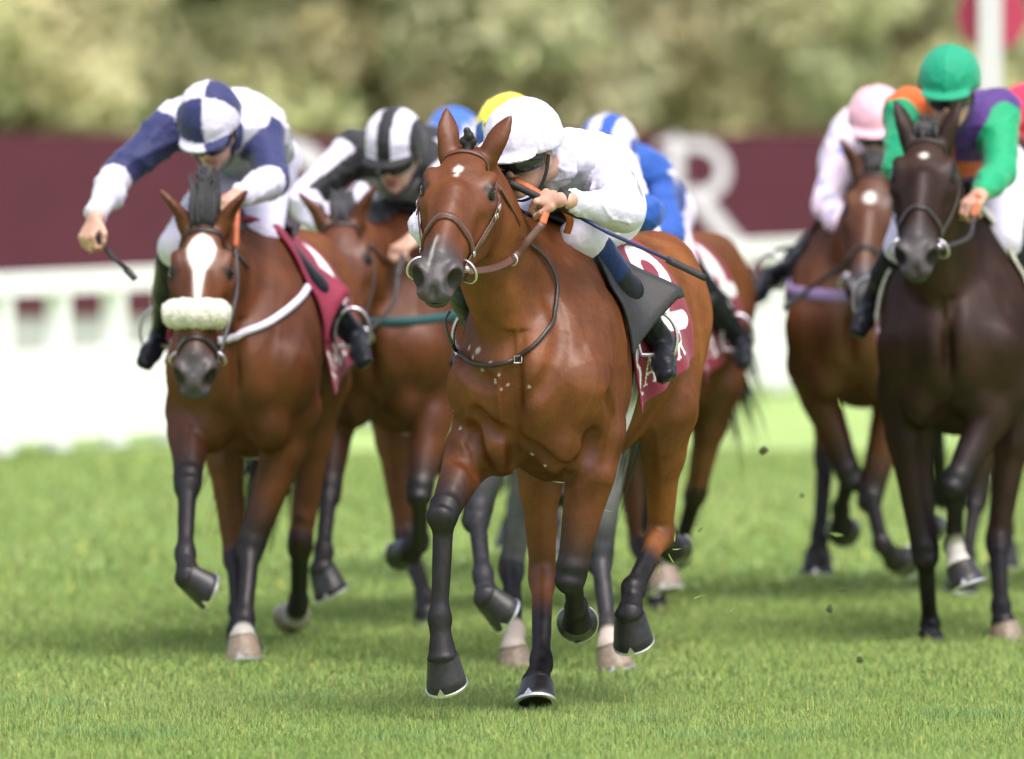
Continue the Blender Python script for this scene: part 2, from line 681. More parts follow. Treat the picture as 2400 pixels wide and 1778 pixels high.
# ------------------------------------------------------------------ horses
class Frame:
    """a horse's own axes: x forward, y to its left, z up; origin on the ground under the breast"""

    def __init__(s, px, d0, heading, drop=0.0):
        h = math.radians(heading)
        s.d0, s.h = d0, h
        s.o = np.array([(px - 1200) / F * d0, d0, 0.0])
        s.R = np.array([[-math.sin(h), math.cos(h), 0], [-math.cos(h), -math.sin(h), 0], [0, 0, 1.0]])  # columns: fwd, left, up
        s.drop = drop

    def W(s, p):
        return np.asarray(p, float) @ s.R.T + s.o

    def L(s, p):
        return (np.asarray(p, float) - s.o) @ s.R

    def px(s, x, y, lx):
        """place a pixel at the depth of local x"""
        return s.L(P(x, y, s.d0 - lx * math.cos(s.h)))

    def reach(s, root, x, y, L, far):
        return s.L(reach(s.W(root), x, y, L, far))


def axes(x, z):
    x = nrm(x)
    z = nrm(np.asarray(z, float) - x * (np.asarray(z, float) @ x))
    return np.stack([x, np.cross(z, x), z], 1)      # columns X, Y(left), Z


TRUNK = np.array([  # x, z centre, half width, half height
    (.03, 1.03, .13, .17), (-.05, 1.05, .195, .25), (-.16, 1.08, .22, .32), (-.34, 1.10, .215, .385), (-.52, 1.115, .22, .385),
    (-.72, 1.12, .255, .365), (-.92, 1.15, .275, .325), (-1.1, 1.19, .255, .29), (-1.28, 1.21, .245, .275), (-1.45, 1.2, .20, .235), (-1.58, 1.18, .12, .15)])


def add_head(S, H, ears, flare=1.0, hs=1.12, wy=1.1):
    """H: 3x3 axes (nose, left, up) and origin at the poll; hs: size, wy: breadth"""
    R, o = H
    p = lambda x, y, z: o + R @ np.array([x, y * wy, z], float) * hs
    up = R[:, 2]

    def ell(c, r, Rm, k, sub=False, tag=''):
        S.ell(c, np.array(r) * hs * np.array([1, wy, 1]), Rm, k * hs, sub, tag)

    def cap(a, b, ra, rb, k, va=None, vb=None, upv=(0, 0, 1), sub=False, tag=''):
        S.cap(a, b, ra * hs, rb * hs, va and va * hs, vb and vb * hs, upv, k * hs, sub, tag)
    rows = [(.0, -.075, .07, .07), (.07, -.07, .09, .085), (.15, -.075, .103, .09), (.21, -.08, .1, .088), (.29, -.088, .08, .08),
            (.37, -.096, .064, .07), (.45, -.1, .058, .061), (.52, -.102, .058, .056), (.575, -.108, .052, .045)]
    S.chain([(*p(x, 0, z), w * wy * hs, hh * hs) for x, z, w, hh in rows], 20, up, .03, tag='head')
    for s in (-1, 1):
        ell(p(.145, s * .06, -.155), (.135, .04, .11), R, .035, tag='head')                # cheek
        cap(p(.24, s * .042, -.205), p(.5, s * .018, -.158), .036, .027, .03, tag='head')      # jaw bone
        ell(p(.142, s * .08, -.014), (.046, .024, .02), R @ rz(-s * .2), .02, tag='head')  # orbital arch
        cap(p(.25, s * .086, -.115), p(.38, s * .056, -.118), .011, .009, .014, tag='head')   # facial crest
        ell(p(.185, s * .094, -.066), (.036, .018, .012), R, .014, tag='head')                   # lower lid
        ell(p(.545, s * .046, -.085), (.05, .027, .042), R @ rz(-s * .25), .012, tag='muzzle')  # nostril rim
        ell(p(.06, s * .08, -.045), (.045, .02, .03), R, .03, sub=True)                       # temple hollow
        ell(p(.32, s * .09, -.07), (.06, .016, .03), R, .03, sub=True)                       # hollow in front of the eye
    cap(p(.24, 0, -.008), p(.5, 0, -.05), .04, .032, .03, tag='head')        # nasal bone
    ell(p(.595, 0, -.118), (.034, .05, .036), R, .02, tag='muzzle')       # upper lip
    ell(p(.565, 0, -.163), (.034, .037, .022), R, .014, tag='muzzle')     # lower lip
    ell(p(.525, 0, -.175), (.032, .032, .024), R, .016, tag='muzzle')     # chin
    ell(p(.61, 0, -.147), (.04, .045, .0055), R, .006, sub=True)          # mouth line
    ell(p(.625, 0, -.095), (.02, .012, .03), R, .02, sub=True)            # groove between the nostrils
    for s in (-1, 1):
        ell(p(.585, s * .058, -.082), (.042, .024, .03 * flare), R @ rz(-s * .6), .006, sub=True)
        ell(p(.178, s * .1, -.032), (.026, .02, .019), R @ rz(-s * .3), .007, sub=True)
    for s in (-1, 1):       # eyelids
        cap(p(.15, s * .092, -.026), p(.176, s * .096, -.017), .008, .009, .006, tag='head')
        cap(p(.176, s * .096, -.017), p(.203, s * .086, -.028), .009, .007, .006, tag='head')
        cap(p(.152, s * .097, -.053), p(.2, s * .092, -.06), .006, .006, .008, tag='head')
    for s, (ux, uy, uz), (fx, fy, fz), ln in ears:
        a = p(-.005, s * .056, -.03)
        w = R @ nrm((ux, s * uy, uz))
        f = R @ nrm((fx, s * fy, fz))
        f = nrm(f - w * (w @ f))
        rows = [(0, .034, .034), (.22, .032, .029), (.45, .035, .022), (.68, .029, .014), (.87, .015, .009), (1., .004, .005)]
        S.chain([(*(a + w * ln * t - f * .012 * (t - t * t) * 2), ww, th) for t, ww, th in rows], 9, f, .02, tag='ear')
        rows = [(.24, .012, .012), (.42, .026, .016), (.66, .023, .011), (.88, .01, .006)]
        for i in range(3):
            (t0, w0, h0), (t1, w1, h1) = rows[i], rows[i + 1]
            S.cap(a + w * ln * t0 + f * .02, a + w * ln * t1 + f * .012, w0, w1, h0, h1, f, k=.006, sub=True)
    return p


def rz(a):
    c, s = math.cos(a), math.sin(a)
    return np.array([[c, -s, 0], [s, c, 0], [0, 0, 1.0]])


def fore_leg(S, s, J, dz):
    """J: elbow, knee, fetlock, coronet (local)"""
    E, K, Ft, C = J
    PS = V3(.0 + .25 * max(0, E[0] + .15), s * .165, 1.03 - dz)
    S.cap((-.36, s * .07, 1.42 - dz), PS, .055, .085, .12, .11, up=(1, 0, .6), k=.07, tag='trunk')                 # shoulder blade
    S.ell((-.24, s * .195, 1.06 - dz), (.17, .065, .22), k=.06, tag='trunk')                                      # triceps
    S.cap(PS + (-.02, -s * .01, 0), E, .095, .078, .1, .1, up=(1, 0, 0), k=.05, tag='trunk')
    w = nrm(K - E)
    fr = nrm(np.cross(np.array([0, 1.0, 0]), w))
    fr = -fr if fr[0] < -.2 or (abs(fr[0]) <= .2 and fr[2] < 0) else fr
    A = E + w * .02
    m = E + (K - E) * .3
    S.cap(A, m, .088, .08, .105, .092, up=fr, k=.035, tag='forearm')
    S.cap(m, K - w * .05, .076, .05, .088, .052, up=fr, k=.02, tag='forearm2')
    S.ell(E + (K - E) * .28 + fr * .045, (.045, .05, .12), axes(fr, w), .02, tag='forearm')     # extensor muscle
    S.ell(E + (K - E) * .3 + (0, s * .035, 0), (.045, .04, .12), axes(fr, w), .02, tag='forearm')
    S.ell(E + (K - E) * .3 - fr * .042, (.038, .05, .11), axes(fr, w), .025, tag='forearm')
    S.ell(K, (.046, .05, .072), axes(fr, w), .022, tag='knee')
    S.ell(K + fr * .014 - w * .018, (.042, .047, .03), axes(fr, w), .014, tag='knee')
    S.ell(K + fr * .012 + w * .034, (.04, .045, .028), axes(fr, w), .014, tag='knee')
    lower_leg(S, K, Ft, C, .0315, s)


def lower_leg(S, K, Ft, C, r, s, cn='cannon'):
    w = nrm(Ft - K)
    fr = nrm(np.cross(np.array([0, 1.0, 0]), w))
    pw = nrm(C - Ft)
    bk = -fr if fr @ pw > 0 else fr
    if abs(fr @ pw) < .12:
        bk = fr if fr[0] < 0 else -fr
    S.cap(K + w * .03, Ft - w * .02, r * 1.06, r * .9, r * 1.08, r * .95, up=bk, k=.025, tag=cn)
    S.cap(K + w * .05 + bk * .028, Ft - w * .03 + bk * .03, .019, .02, k=.01, tag=cn)         # flexor tendon
    S.ell(Ft, (.036, .038, .05), axes(bk, w), .022, tag='fetlock')
    S.ell(Ft + bk * .028 + w * .005, (.026, .034, .032), axes(bk, w), .02, tag='fetlock')
    S.cap(Ft + pw * .02, C, .031, .047, .032, .047, up=bk, k=.014, tag='pastern')
    S.ell(C, (.05, .05, .018), axes(np.cross(pw, (0, 1, 0)), pw), .01, tag='pastern')


def hind_leg(S, s, J, dz):
    """J: stifle, hock, fetlock, coronet"""
    T, H, Ft, C = J
    hip = V3(-1.28, s * .13, 1.28 - dz)
    S.ell((-1.3, s * .12, 1.3 - dz), (.27, .13, .19), k=.06, tag='trunk')                  # gluteals
    S.cap(hip + (-.04, s * .02, -.05), T + (-.06, 0, .02), .13, .095, .19, .14, up=(1, 0, .3), k=.07, tag='trunk')
    S.cap((-1.5, s * .1, 1.16 - dz), T + (H - T) * .35 + (-.06, 0, 0), .1, .06, .13, .07, up=(1, 0, .3), k=.06, tag='trunk')  # hamstrings
    w = nrm(H - T)
    bk = nrm(np.cross(w, np.array([0, 1.0, 0])))
    bk = bk if bk[0] < 0 else -bk
    S.ell(T, (.09, .08, .1), k=.05, tag='thigh')
    m = T + (H - T) * .4
    S.cap(T, m, .085, .064, .115, .085, up=bk, k=.05, tag='gaskin')
    S.cap(m, H, .06, .04, .078, .048, up=bk, k=.025, tag='gaskin2')
    cw = nrm(Ft - H)
    cb = nrm(np.cross(cw, np.array([0, 1.0, 0])))
    cb = cb if cb @ (T - H) < 0 or cb[0] < 0 else -cb
    if cb[0] > 0.3: cb = -cb
    tip = H + cb * .055 - cw * .075
    S.cap(m + bk * .06, tip, .025, .02, k=.02, tag='gaskin2')       # Achilles tendon
    S.cap(tip, H + cb * .03, .024, .036, k=.018, tag='hock')
    S.ell(H, (.05, .043, .068), axes(cb, cw), .018, tag='hock')
    S.ell(H + cw * .05, (.04, .04, .045), axes(cb, cw), .02, tag='hock')
    lower_leg(S, H, Ft, C, .0335, s, 'hind_cannon')


def hoof_obj(fr, root, C, Ft, toe, horn, shoe=True, sz=1.0, mat_name=None):
    """toe: unit direction (local) from the hoof's axis to its toe along the sole"""
    ax = nrm(C - Ft)                       # from the pastern downward
    toe = nrm(toe)
    # sole normal: perpendicular to toe direction, on the pastern's far side
    dn = nrm(ax - toe * (ax @ toe))
    side = np.cross(dn, toe)
    n = 28
    th = np.linspace(0, 2 * np.pi, n, endpoint=False)
    V, Fc = [], []

    def ring(h, rx, ry, off):
        for a in th:
            c, s_ = math.cos(a), math.sin(a)
            q = rx * (c if c > 0 else c * .86)
            V.append(C + dn * h + toe * (off + q) + side * ry * s_)
    hs = [(-.012, .046, .046, -.002), (.0, .052, .052, .0), (.008, .053, .053, .002), (.03, .057, .057, .012), (.055, .062, .062, .022), (.078, .066, .066, .031), (.082, .064, .064, .031)]
    for h, rx, ry, off in hs:
        ring(h * sz, rx * sz, ry * sz, off * sz)
    for i in range(len(hs) - 1):
        for k in range(n):
            l = (k + 1) % n
            Fc.append((i * n + k, i * n + l, (i + 1) * n + l, (i + 1) * n + k))
    ring(.074 * sz, .05 * sz, .05 * sz, .03 * sz)       # hollow sole
    b = (len(hs) - 1) * n
    for k in range(n):
        l = (k + 1) % n
        Fc.append((b + k, b + l, b + n + l, b + n + k))
    V.append(C + dn * .066 * sz + toe * .025 * sz)
    for k in range(n):
        Fc.append((b + n + k, b + n + (k + 1) % n, len(V) - 1))
    Fc.append(tuple(range(n)))
    o = faces_mesh('hoof', fr.W(np.array(V)), Fc, horn, root, True)
    if shoe:
        pts, cen = [], C + dn * .085 * sz + toe * .031 * sz
        for a in np.linspace(-2.45, 2.45, 30):
            c, s_ = math.cos(a), math.sin(a)
            pts.append(cen + toe * .061 * sz * (c if c > 0 else c * .9) + side * .061 * sz * s_)
        pts = np.array(pts)
        nor = np.tile(dn, (len(pts), 1))
        v, f = strap_geo(fr.W(pts), nor @ fr.R.T, .017 * sz, .009 * sz)
        v, f = list(v), list(f)
        # toe clip
        q = len(v)
        for t, hh in ((-.014, 0), (.014, 0), (.0, -.022)):
            v.append(fr.W(cen + toe * (.067 * sz - (0 if hh == 0 else .006)) + side * t + dn * (hh - .003)))
            v.append(fr.W(cen + toe * (.070 * sz - (0 if hh == 0 else .006)) + side * t + dn * (hh - .003)))
        f += [(q, q + 2, q + 4), (q + 1, q + 5, q + 3), (q, q + 4, q + 5, q + 1), (q + 2, q + 3, q + 5, q + 4)]
        faces_mesh('horseshoe', np.array(v), f, M['steel'], o, False)
    return o


def hair_lock(fr, name, parent, roots, mat, seed=0):
    """bundles of tapered strands; roots: list of (points, base radius)"""
    Vs, Fs, off = [], [], 0
    for pts, r in roots:
        rows = catmull(np.asarray(pts, float), 7)
        rad = r * np.array([.8, 1, 1, .85, .6, .35, .06])
        v, f = tube_geo(rows, rad, 5)
        Vs.append(v)
        Fs += [tuple(i + off for i in q) for q in f]
        off += len(v)
    return faces_mesh(name, fr.W(np.vstack(Vs)), Fs, mat, parent, True)


def make_horse(c):
    fr = c['fr']
    dz = fr.drop
    r = random.Random(c['seed'])
    root = thing('horse', c['label'], 'horse', fr.W((-.6, 0, 0)), 'racehorses galloping toward the camera')
    S = SDF()
    wf = c.get('wide', 1.0)
    S.chain([(x, 0, z - dz, w * wf, h) for x, z, w, h in TRUNK], 30, (0, 0, 1), .03, .03, tag='trunk')
    poll, nose = c['poll'], c['nose']
    up = np.array(c.get('head_up', (.4, 0, 1)), float)
    R = axes(nose - poll, up)
    H = (R, poll)
    # neck
    base = V3(-.2, 0, 1.2 - dz)
    thr = poll + R @ V3(.035, 0, -.11)
    mid = base + (thr - base) * .5 + V3(.02, 0, .005) + V3(0, c.get('neck_bend', 0), 0)
    nd = nrm(thr - base)
    nup = nrm(V3(-nd[2], 0, nd[0]))
    S.chain([(*base, .155, .285), (*(base + (thr - base) * .25 + V3(.01, c.get('neck_bend', 0) * .6, 0)), .13, .235), (*mid, .112, .185), (*(base + (thr - base) * .78), .096, .155), (*thr, .088, .135)],
            16, nup, .08, .03, tag='neck')
    # windpipe line and crest
    S.cap(base + nup * -.21 + nd * .12, thr - nup * .1, .055, .04, k=.05, tag='neck')
    S.cap(V3(-.42, 0, 1.485 - dz), base + (thr - base) * .45 + nup * .14, .05, .04, k=.06, tag='neck')
    S.ell((-.42, 0, 1.46 - dz), (.16, .05, .055), k=.06, tag='trunk')        # withers
    # breast muscles
    for s in (-1, 1):
        S.ell((.035, s * .082, .985 - dz), (.085, .082, .105), k=.022, tag='trunk')
        S.ell((-.03, s * .1, .86 - dz), (.11, .085, .12), k=.035, tag='trunk')
        S.cap((.03, s * .03, 1.16 - dz), (.0, s * .15, .95 - dz), .05, .06, k=.05, tag='trunk')
        S.cap((.05, s * .012, 1.2 - dz), (.06, s * .012, 1.0 - dz), .03, .03, k=.03, tag='trunk')
    S.ell((.165, 0, .95 - dz), (.045, .014, .17), k=.06, sub=True)       # groove down the breast
    for s in (-1, 1):
        S.cap((-.1, s * .25, 1.4 - dz), (.05, s * .185, 1.12 - dz), .02, .02, k=.06, sub=True)      # groove in front of the shoulder
    for i, s in ((0, -1), (1, 1)):
        fore_leg(S, s, c['fore'][i][:4], dz)
        hind_leg(S, s, c['hind'][i][:4], dz)
    hp = add_head(S, H, c['ears'], c.get('flare', 1.0), c.get('hs', 1.1), c.get('wy', 1.1))
    c['hp'] = hp
    hs = c.get('hs', 1.1)
    if c.get('folds'):          # creases between muscles, laid on a coarse first pass of the body
        S.build(.016)
        c['S'] = S
        cuts = []
        for line, rr, dep in c['folds']:
            q = [hit(c, x, y, 0) for x, y in catmull(np.array(line, float), 3 * len(line))]
            cuts.append(([a + g * (rr - dep) for a, g in q], rr))
        for pts, rr in cuts:
            for a, b in zip(pts[:-1], pts[1:]):
                S.cap(a, b, rr, rr, k=.022, sub=True)
    S.build(c['voxel'])
    V, Q = S.mesh(2)
    tags, t = S.classify(V)
    c['S'], c['H'], c['root'] = S, H, root
    pt = np.zeros(len(V))
    for k, f in (('knee', 1), ('cannon', 1), ('fetlock', 1), ('pastern', 1), ('hock', .85)):
        pt[tags == k] = f
    m = tags == 'hind_cannon'
    pt[m] = np.clip((t[m] - c.get('hind_pt', -.5)) / .3, 0, 1)
    if c.get('hind_pt'):
        pt[tags == 'hock'] = .12
    m = tags == 'forearm2'
    pt[m] = np.clip((t[m] - .45) / .5, 0, 1) * .85
    m = tags == 'gaskin2'
    pt[m] = np.clip((t[m] - .7) / .4, 0, 1) * .4
    hl = (V - poll) @ R / hs
    mz = np.where((tags == 'muzzle') | (tags == 'head'), np.clip((hl[:, 0] - .43) / .09, 0, 1), 0)
    ear = (tags == 'ear')
    pt = np.maximum(pt, ear * np.clip((hl[:, 2] - .09) / .06, 0, .6))
    for s in (-1, 1):
        nd_ = np.linalg.norm((hl - V3(.568, s * .058 * c.get('wy', 1.1), -.082)) / V3(.032, .022, .032 * c.get('flare', 1.0)), axis=1)
        inside = (nd_ < 1.0)
        mz[inside] = 0
        pt[inside] = 1.0
        de = np.linalg.norm(hl - V3(.176, s * .0885 * c.get('wy', 1.1), -.034), axis=1)
        pt = np.maximum(pt, np.where(np.isin(tags, ['head', 'muzzle']), np.clip((.036 - de) / .01, 0, .9), 0))      # dark skin round the eye
    mk = np.zeros(len(V))
    face = ((tags == 'head') | (tags == 'muzzle')) & (hl[:, 2] > -.09)
    if c.get('mark'):
        mk = np.where(face, c['mark'](hl), 0.0)
    mk = S.blur(mk, 1)
    n = max(1, int(.03 / c['voxel']))
    head_ = np.isin(tags, ['head', 'muzzle', 'ear'])
    pt, mz = np.where(head_, S.blur(pt, 1), S.blur(pt, n)), S.blur(mz, 2)
    for s in (-1, 1):       # dark inside of the nostrils
        nd_ = np.linalg.norm((hl - V3(.57, s * .056 * c.get('wy', 1.1), -.082)) / V3(.036, .024, .03 * c.get('flare', 1.0)), axis=1)
        w_ = np.clip((1.08 - nd_) / .15, 0, 1) * np.isin(tags, ['head', 'muzzle'])
        mz, pt = mz * (1 - w_), np.maximum(pt, w_)
    if c.get('socks'):
        joints = {'rf': c['fore'][0], 'lf': c['fore'][1], 'rh': c['hind'][0], 'lh': c['hind'][1]}
        for leg, rad in c['socks'].items():
            d = np.linalg.norm(V - joints[leg][3], axis=1)
            sel = np.isin(tags, ['pastern', 'fetlock', 'cannon', 'hind_cannon'])
            mk = np.maximum(mk, np.where(sel, np.clip((rad - d) / .03, 0, 1) * .7, 0))
    if c.get('flecks'):
        for x, y, q in c['flecks']:
            h_ = hit(c, x, y, 0)[0]
            mk = np.maximum(mk, np.clip(1.3 - np.linalg.norm(V - h_, axis=1) / q, 0, .55))
    G = surf_normal(S, V)
    amp = np.where(np.isin(tags, ['trunk', 'neck', 'thigh', 'forearm', 'gaskin']), 1.0, .25)
    amp = S.blur(amp, 4)
    V = V + G * (wrinkle(V * V3(1, 1, .7), c.get('relief', .009), 15, c['seed'] + 40) * amp)[:, None]
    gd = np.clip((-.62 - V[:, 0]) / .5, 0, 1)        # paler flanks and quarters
    mesh_np('body', fr.W(V), Q, c['coat'], root, dict(pt=pt, mz=mz, mk=mk, gd=gd))
    for s in (-1, 1):
        e = hp(.177, s * .0855, -.037)
        v, f = sphere_geo(fr.W(e), .0235 * hs)
        faces_mesh('eye', v, f, M['eye'], root, True)
    for i, j in enumerate(c['fore'] + c['hind']):
        horn = M['hoof']
        if c.get('pale_hoof') and i in c['pale_hoof']:
            horn = M['hoof_tan']
        hoof_obj(fr, root, j[3], j[2], j[4], horn, sz=c.get('hoof', 1.0))
    # tail
    tr = []
    tb = V3(-1.6, 0, 1.3 - dz)
    sway = c.get('tail', (-.35, .05, -.55))
    for i in range(170):
        a = V3(r.gauss(0, .016), r.gauss(0, .018), r.gauss(0, .018))
        e = V3(*sway) + V3(r.gauss(0, .12), r.gauss(0, .06), r.gauss(0, .1))
        tr.append(([tb + a, tb + a + V3(-.12, 0, .0), tb + a + V3(-.22, 0, -.12) + e * .3, tb + a + e * .75 + V3(-.1, 0, 0), tb + a + e * (1 + r.random() * .2)], .008))
    hair_lock(fr, 'tail', root, tr, c.get('hair', M['hair']))
    # mane along the crest
    mr = []
    for i in range(c.get('mane_n', 140)):
        u = r.random()
        ctr = base + (thr - base) * (.1 + .9 * u)
        q = S.shoot(ctr[None], nup[None], .4, -.006)[0] + V3(0, r.gauss(0, .012), 0)
        out = V3(*c.get('mane_dir', (-.12, -.06, .04))) * (.5 + r.random())
        mr.append(([q, q + out * .4 + nup * .03, q + out * .8 + nup * .025, q + out + V3(r.gauss(0, .02), r.gauss(0, .02), r.gauss(0, .015))], .006))
    hair_lock(fr, 'mane', root, mr, c.get('mane_mat', M['hair']))
    # forelock
    fl = []
    o = poll + R @ V3(.0, 0, .0)
    for i in range(c.get('fl_n', 26)):
        a = o + R @ V3(r.gauss(-.005, .014), r.gauss(0, .02), -.01)
        d = R @ V3(*c.get('fl_dir', (-.06, 0, .05)))
        fl.append(([a, a + d * .4 + R @ V3(0, r.gauss(0, .008), .01), a + d * .8, a + d + R @ V3(r.gauss(0, .012), r.gauss(0, .015), 0)], .009))
    if fl: hair_lock(fr, 'forelock', root, fl, c.get('mane_mat', M['hair']))
    return c


def sphere_geo(c, r, n=14, m=10):
    V = [np.array([0, 0, 1.0])]
    for i in range(1, m):
        a = math.pi * i / m
        for k in range(n):
            b = 2 * math.pi * k / n
            V.append(np.array([math.sin(a) * math.cos(b), math.sin(a) * math.sin(b), math.cos(a)]))
    V.append(np.array([0, 0, -1.0]))
    Fc = [(0, 1 + k, 1 + (k + 1) % n) for k in range(n)]
    for i in range(m - 2):
        for k in range(n):
            l = (k + 1) % n
            Fc.append((1 + i * n + k, 1 + (i + 1) * n + k, 1 + (i + 1) * n + l, 1 + i * n + l))
    q = 1 + (m - 2) * n
    Fc += [(q + k, len(V) - 1, q + (k + 1) % n) for k in range(n)]
    return np.array(V) * np.asarray(r) + c, Fc


EARS_UP = [(-1, (-.5, .5, .75), (.6, .7, .2), .165), (1, (-.5, .5, .75), (.6, .7, .2), .165)]


def leg_px(fr, root, rows, lens, toe):
    """joints from photograph positions: rows of (px, py, far?) for each bone length"""
    out = [np.asarray(root, float)]
    for (x, y, far), L in zip(rows, lens):
        out.append(fr.reach(out[-1], x, y, L, far))
    return out + [np.asarray(toe, float)]


FL = (.42, .33, .115)        # forearm, cannon, pastern
HL = (.46, .4, .12)          # gaskin, hind cannon, pastern


def gallop_fore(s, phase, dz):
    E = V3(-.16, s * .18, .9 - dz)
    if phase == 0:      # reaching forward
        return [E, E + V3(.3, 0, -.28), E + V3(.38, 0, -.6), E + V3(.46, 0, -.69), V3(1, 0, .1)]
    if phase == 1:      # folded
        return [E, E + V3(.2, 0, -.36), E + V3(-.08, 0, -.46), E + V3(-.18, 0, -.42), V3(-.3, 0, -1)]
    return [E, E + V3(-.02, 0, -.41), E + V3(-.08, 0, -.72), E + V3(-.02, 0, -.8), V3(1, 0, 0)]   # standing


def gallop_hind(s, phase, dz):
    T = V3(-.95, s * .2, .96 - dz)
    if phase == 0:      # swung forward under the belly
        return [T, T + V3(-.06, 0, -.44), T + V3(.16, 0, -.76), T + V3(.24, 0, -.83), V3(1, 0, .1)]
    T = V3(-1.02, s * .2, .94 - dz)
    return [T, T + V3(-.36, 0, -.28), T + V3(-.6, 0, -.58), T + V3(-.7, 0, -.62), V3(-.4, 0, -1)]


# ------------------------------------------------------------------ riders
def wrinkle(V, amp, freq, seed):
    r = np.random.default_rng(seed)
    w = np.zeros(len(V))
    for i in range(7):
        d = nrm(r.normal(size=3))
        e = nrm(r.normal(size=3))
        f = freq * (.6 + 1.3 * r.random())
        ph = V @ d * f + .8 * np.sin(V @ e * f * .6 + i) + 6 * r.random()
        w += (1 - np.abs(np.sin(ph))) ** 2.2 * (.5 + .5 * np.sin(V @ e * f * .35 + 2 * i))
    return (w / 7 - .16) * amp * 2


def sdf_cloth(name, S, vox, fr, mat, parent, dye=None, amp=.008, freq=26, seed=1, relax=2):
    S.build(vox)
    V, Q = S.mesh(relax)
    tags, t = S.classify(V)
    if amp:
        e = vox
        G = np.stack([S.sample(V + d) - S.sample(V - d) for d in np.eye(3) * e], 1)
        G /= np.linalg.norm(G, axis=1)[:, None] + 1e-9
        V = V + G * np.maximum(wrinkle(V, amp, freq, seed) + wrinkle(V, amp * .22, freq * 2.4, seed + 1) + amp * .08, -.004)[:, None]
    attrs = None
    if dye is not None:
        attrs = dict(dye=dye(tags, t, V))
    return mesh_np(name, fr.W(V), Q, mat, parent, attrs)


def add_hand(S, W, fwd, back, side, curl=1.0):
    """palm, four fingers and a thumb; fwd wrist->knuckles, back = back of the hand, side = +1 thumb toward cross(fwd, back)"""
    fwd = nrm(fwd)
    back = nrm(np.asarray(back, float) - fwd * (np.asarray(back, float) @ fwd))
    lat = np.cross(fwd, back) * side
    Rm = np.stack([fwd, lat, back], 1)
    S.cap(W - fwd * .02, W + fwd * .02, .029, .03, .022, .02, back, .015, tag='hand')
    S.ell(W + fwd * .05, (.05, .042, .0175), Rm, .012, tag='hand')
    for i, ln in enumerate((.95, 1.05, .98, .8)):
        b = W + fwd * (.09 - .006 * abs(i - 1)) + lat * (.03 - .02 * i) + back * .004
        S.ell(b, .0115, None, .006, tag='hand')
        ang = 0
        for seg, (l, da, r0, r1) in enumerate(((.043, .95, .0098, .009), (.028, 1.25, .009, .0082), (.022, .7, .0082, .007))):
            ang += da * curl
            d = fwd * math.cos(ang) - back * math.sin(ang)
            e = b + d * l * ln
            S.cap(b, e, r0, r1, k=.0035, tag='hand')
            b = e
    b = W + fwd * .028 + lat * .034 - back * .006
    for l, d, r0, r1 in ((.038, fwd * .75 + lat * .55 - back * .35, .0145, .011), (.03, fwd * .85 - lat * .1 - back * .55, .011, .0095), (.024, fwd * .55 - lat * .5 - back * .65, .0095, .0075)):
        e = b + nrm(d) * l
        S.cap(b, e, r0, r1, k=.005, tag='hand')
        b = e


def head_axes(fr, yaw, pitch, roll=0):
    """yaw: degrees the face turns to the horse's left from straight ahead, pitch: degrees the face looks down"""
    y, p, r = map(math.radians, (yaw, pitch, roll))
    X = V3(math.cos(p) * math.cos(y), math.cos(p) * math.sin(y), -math.sin(p))
    Z = V3(math.sin(p) * math.cos(y), math.sin(p) * math.sin(y), math.cos(p))
    Y = np.cross(Z, X)
    Y, Z = Y * math.cos(r) + Z * math.sin(r), Z * math.cos(r) - Y * math.sin(r)
    return np.stack([X, Y, Z], 1)


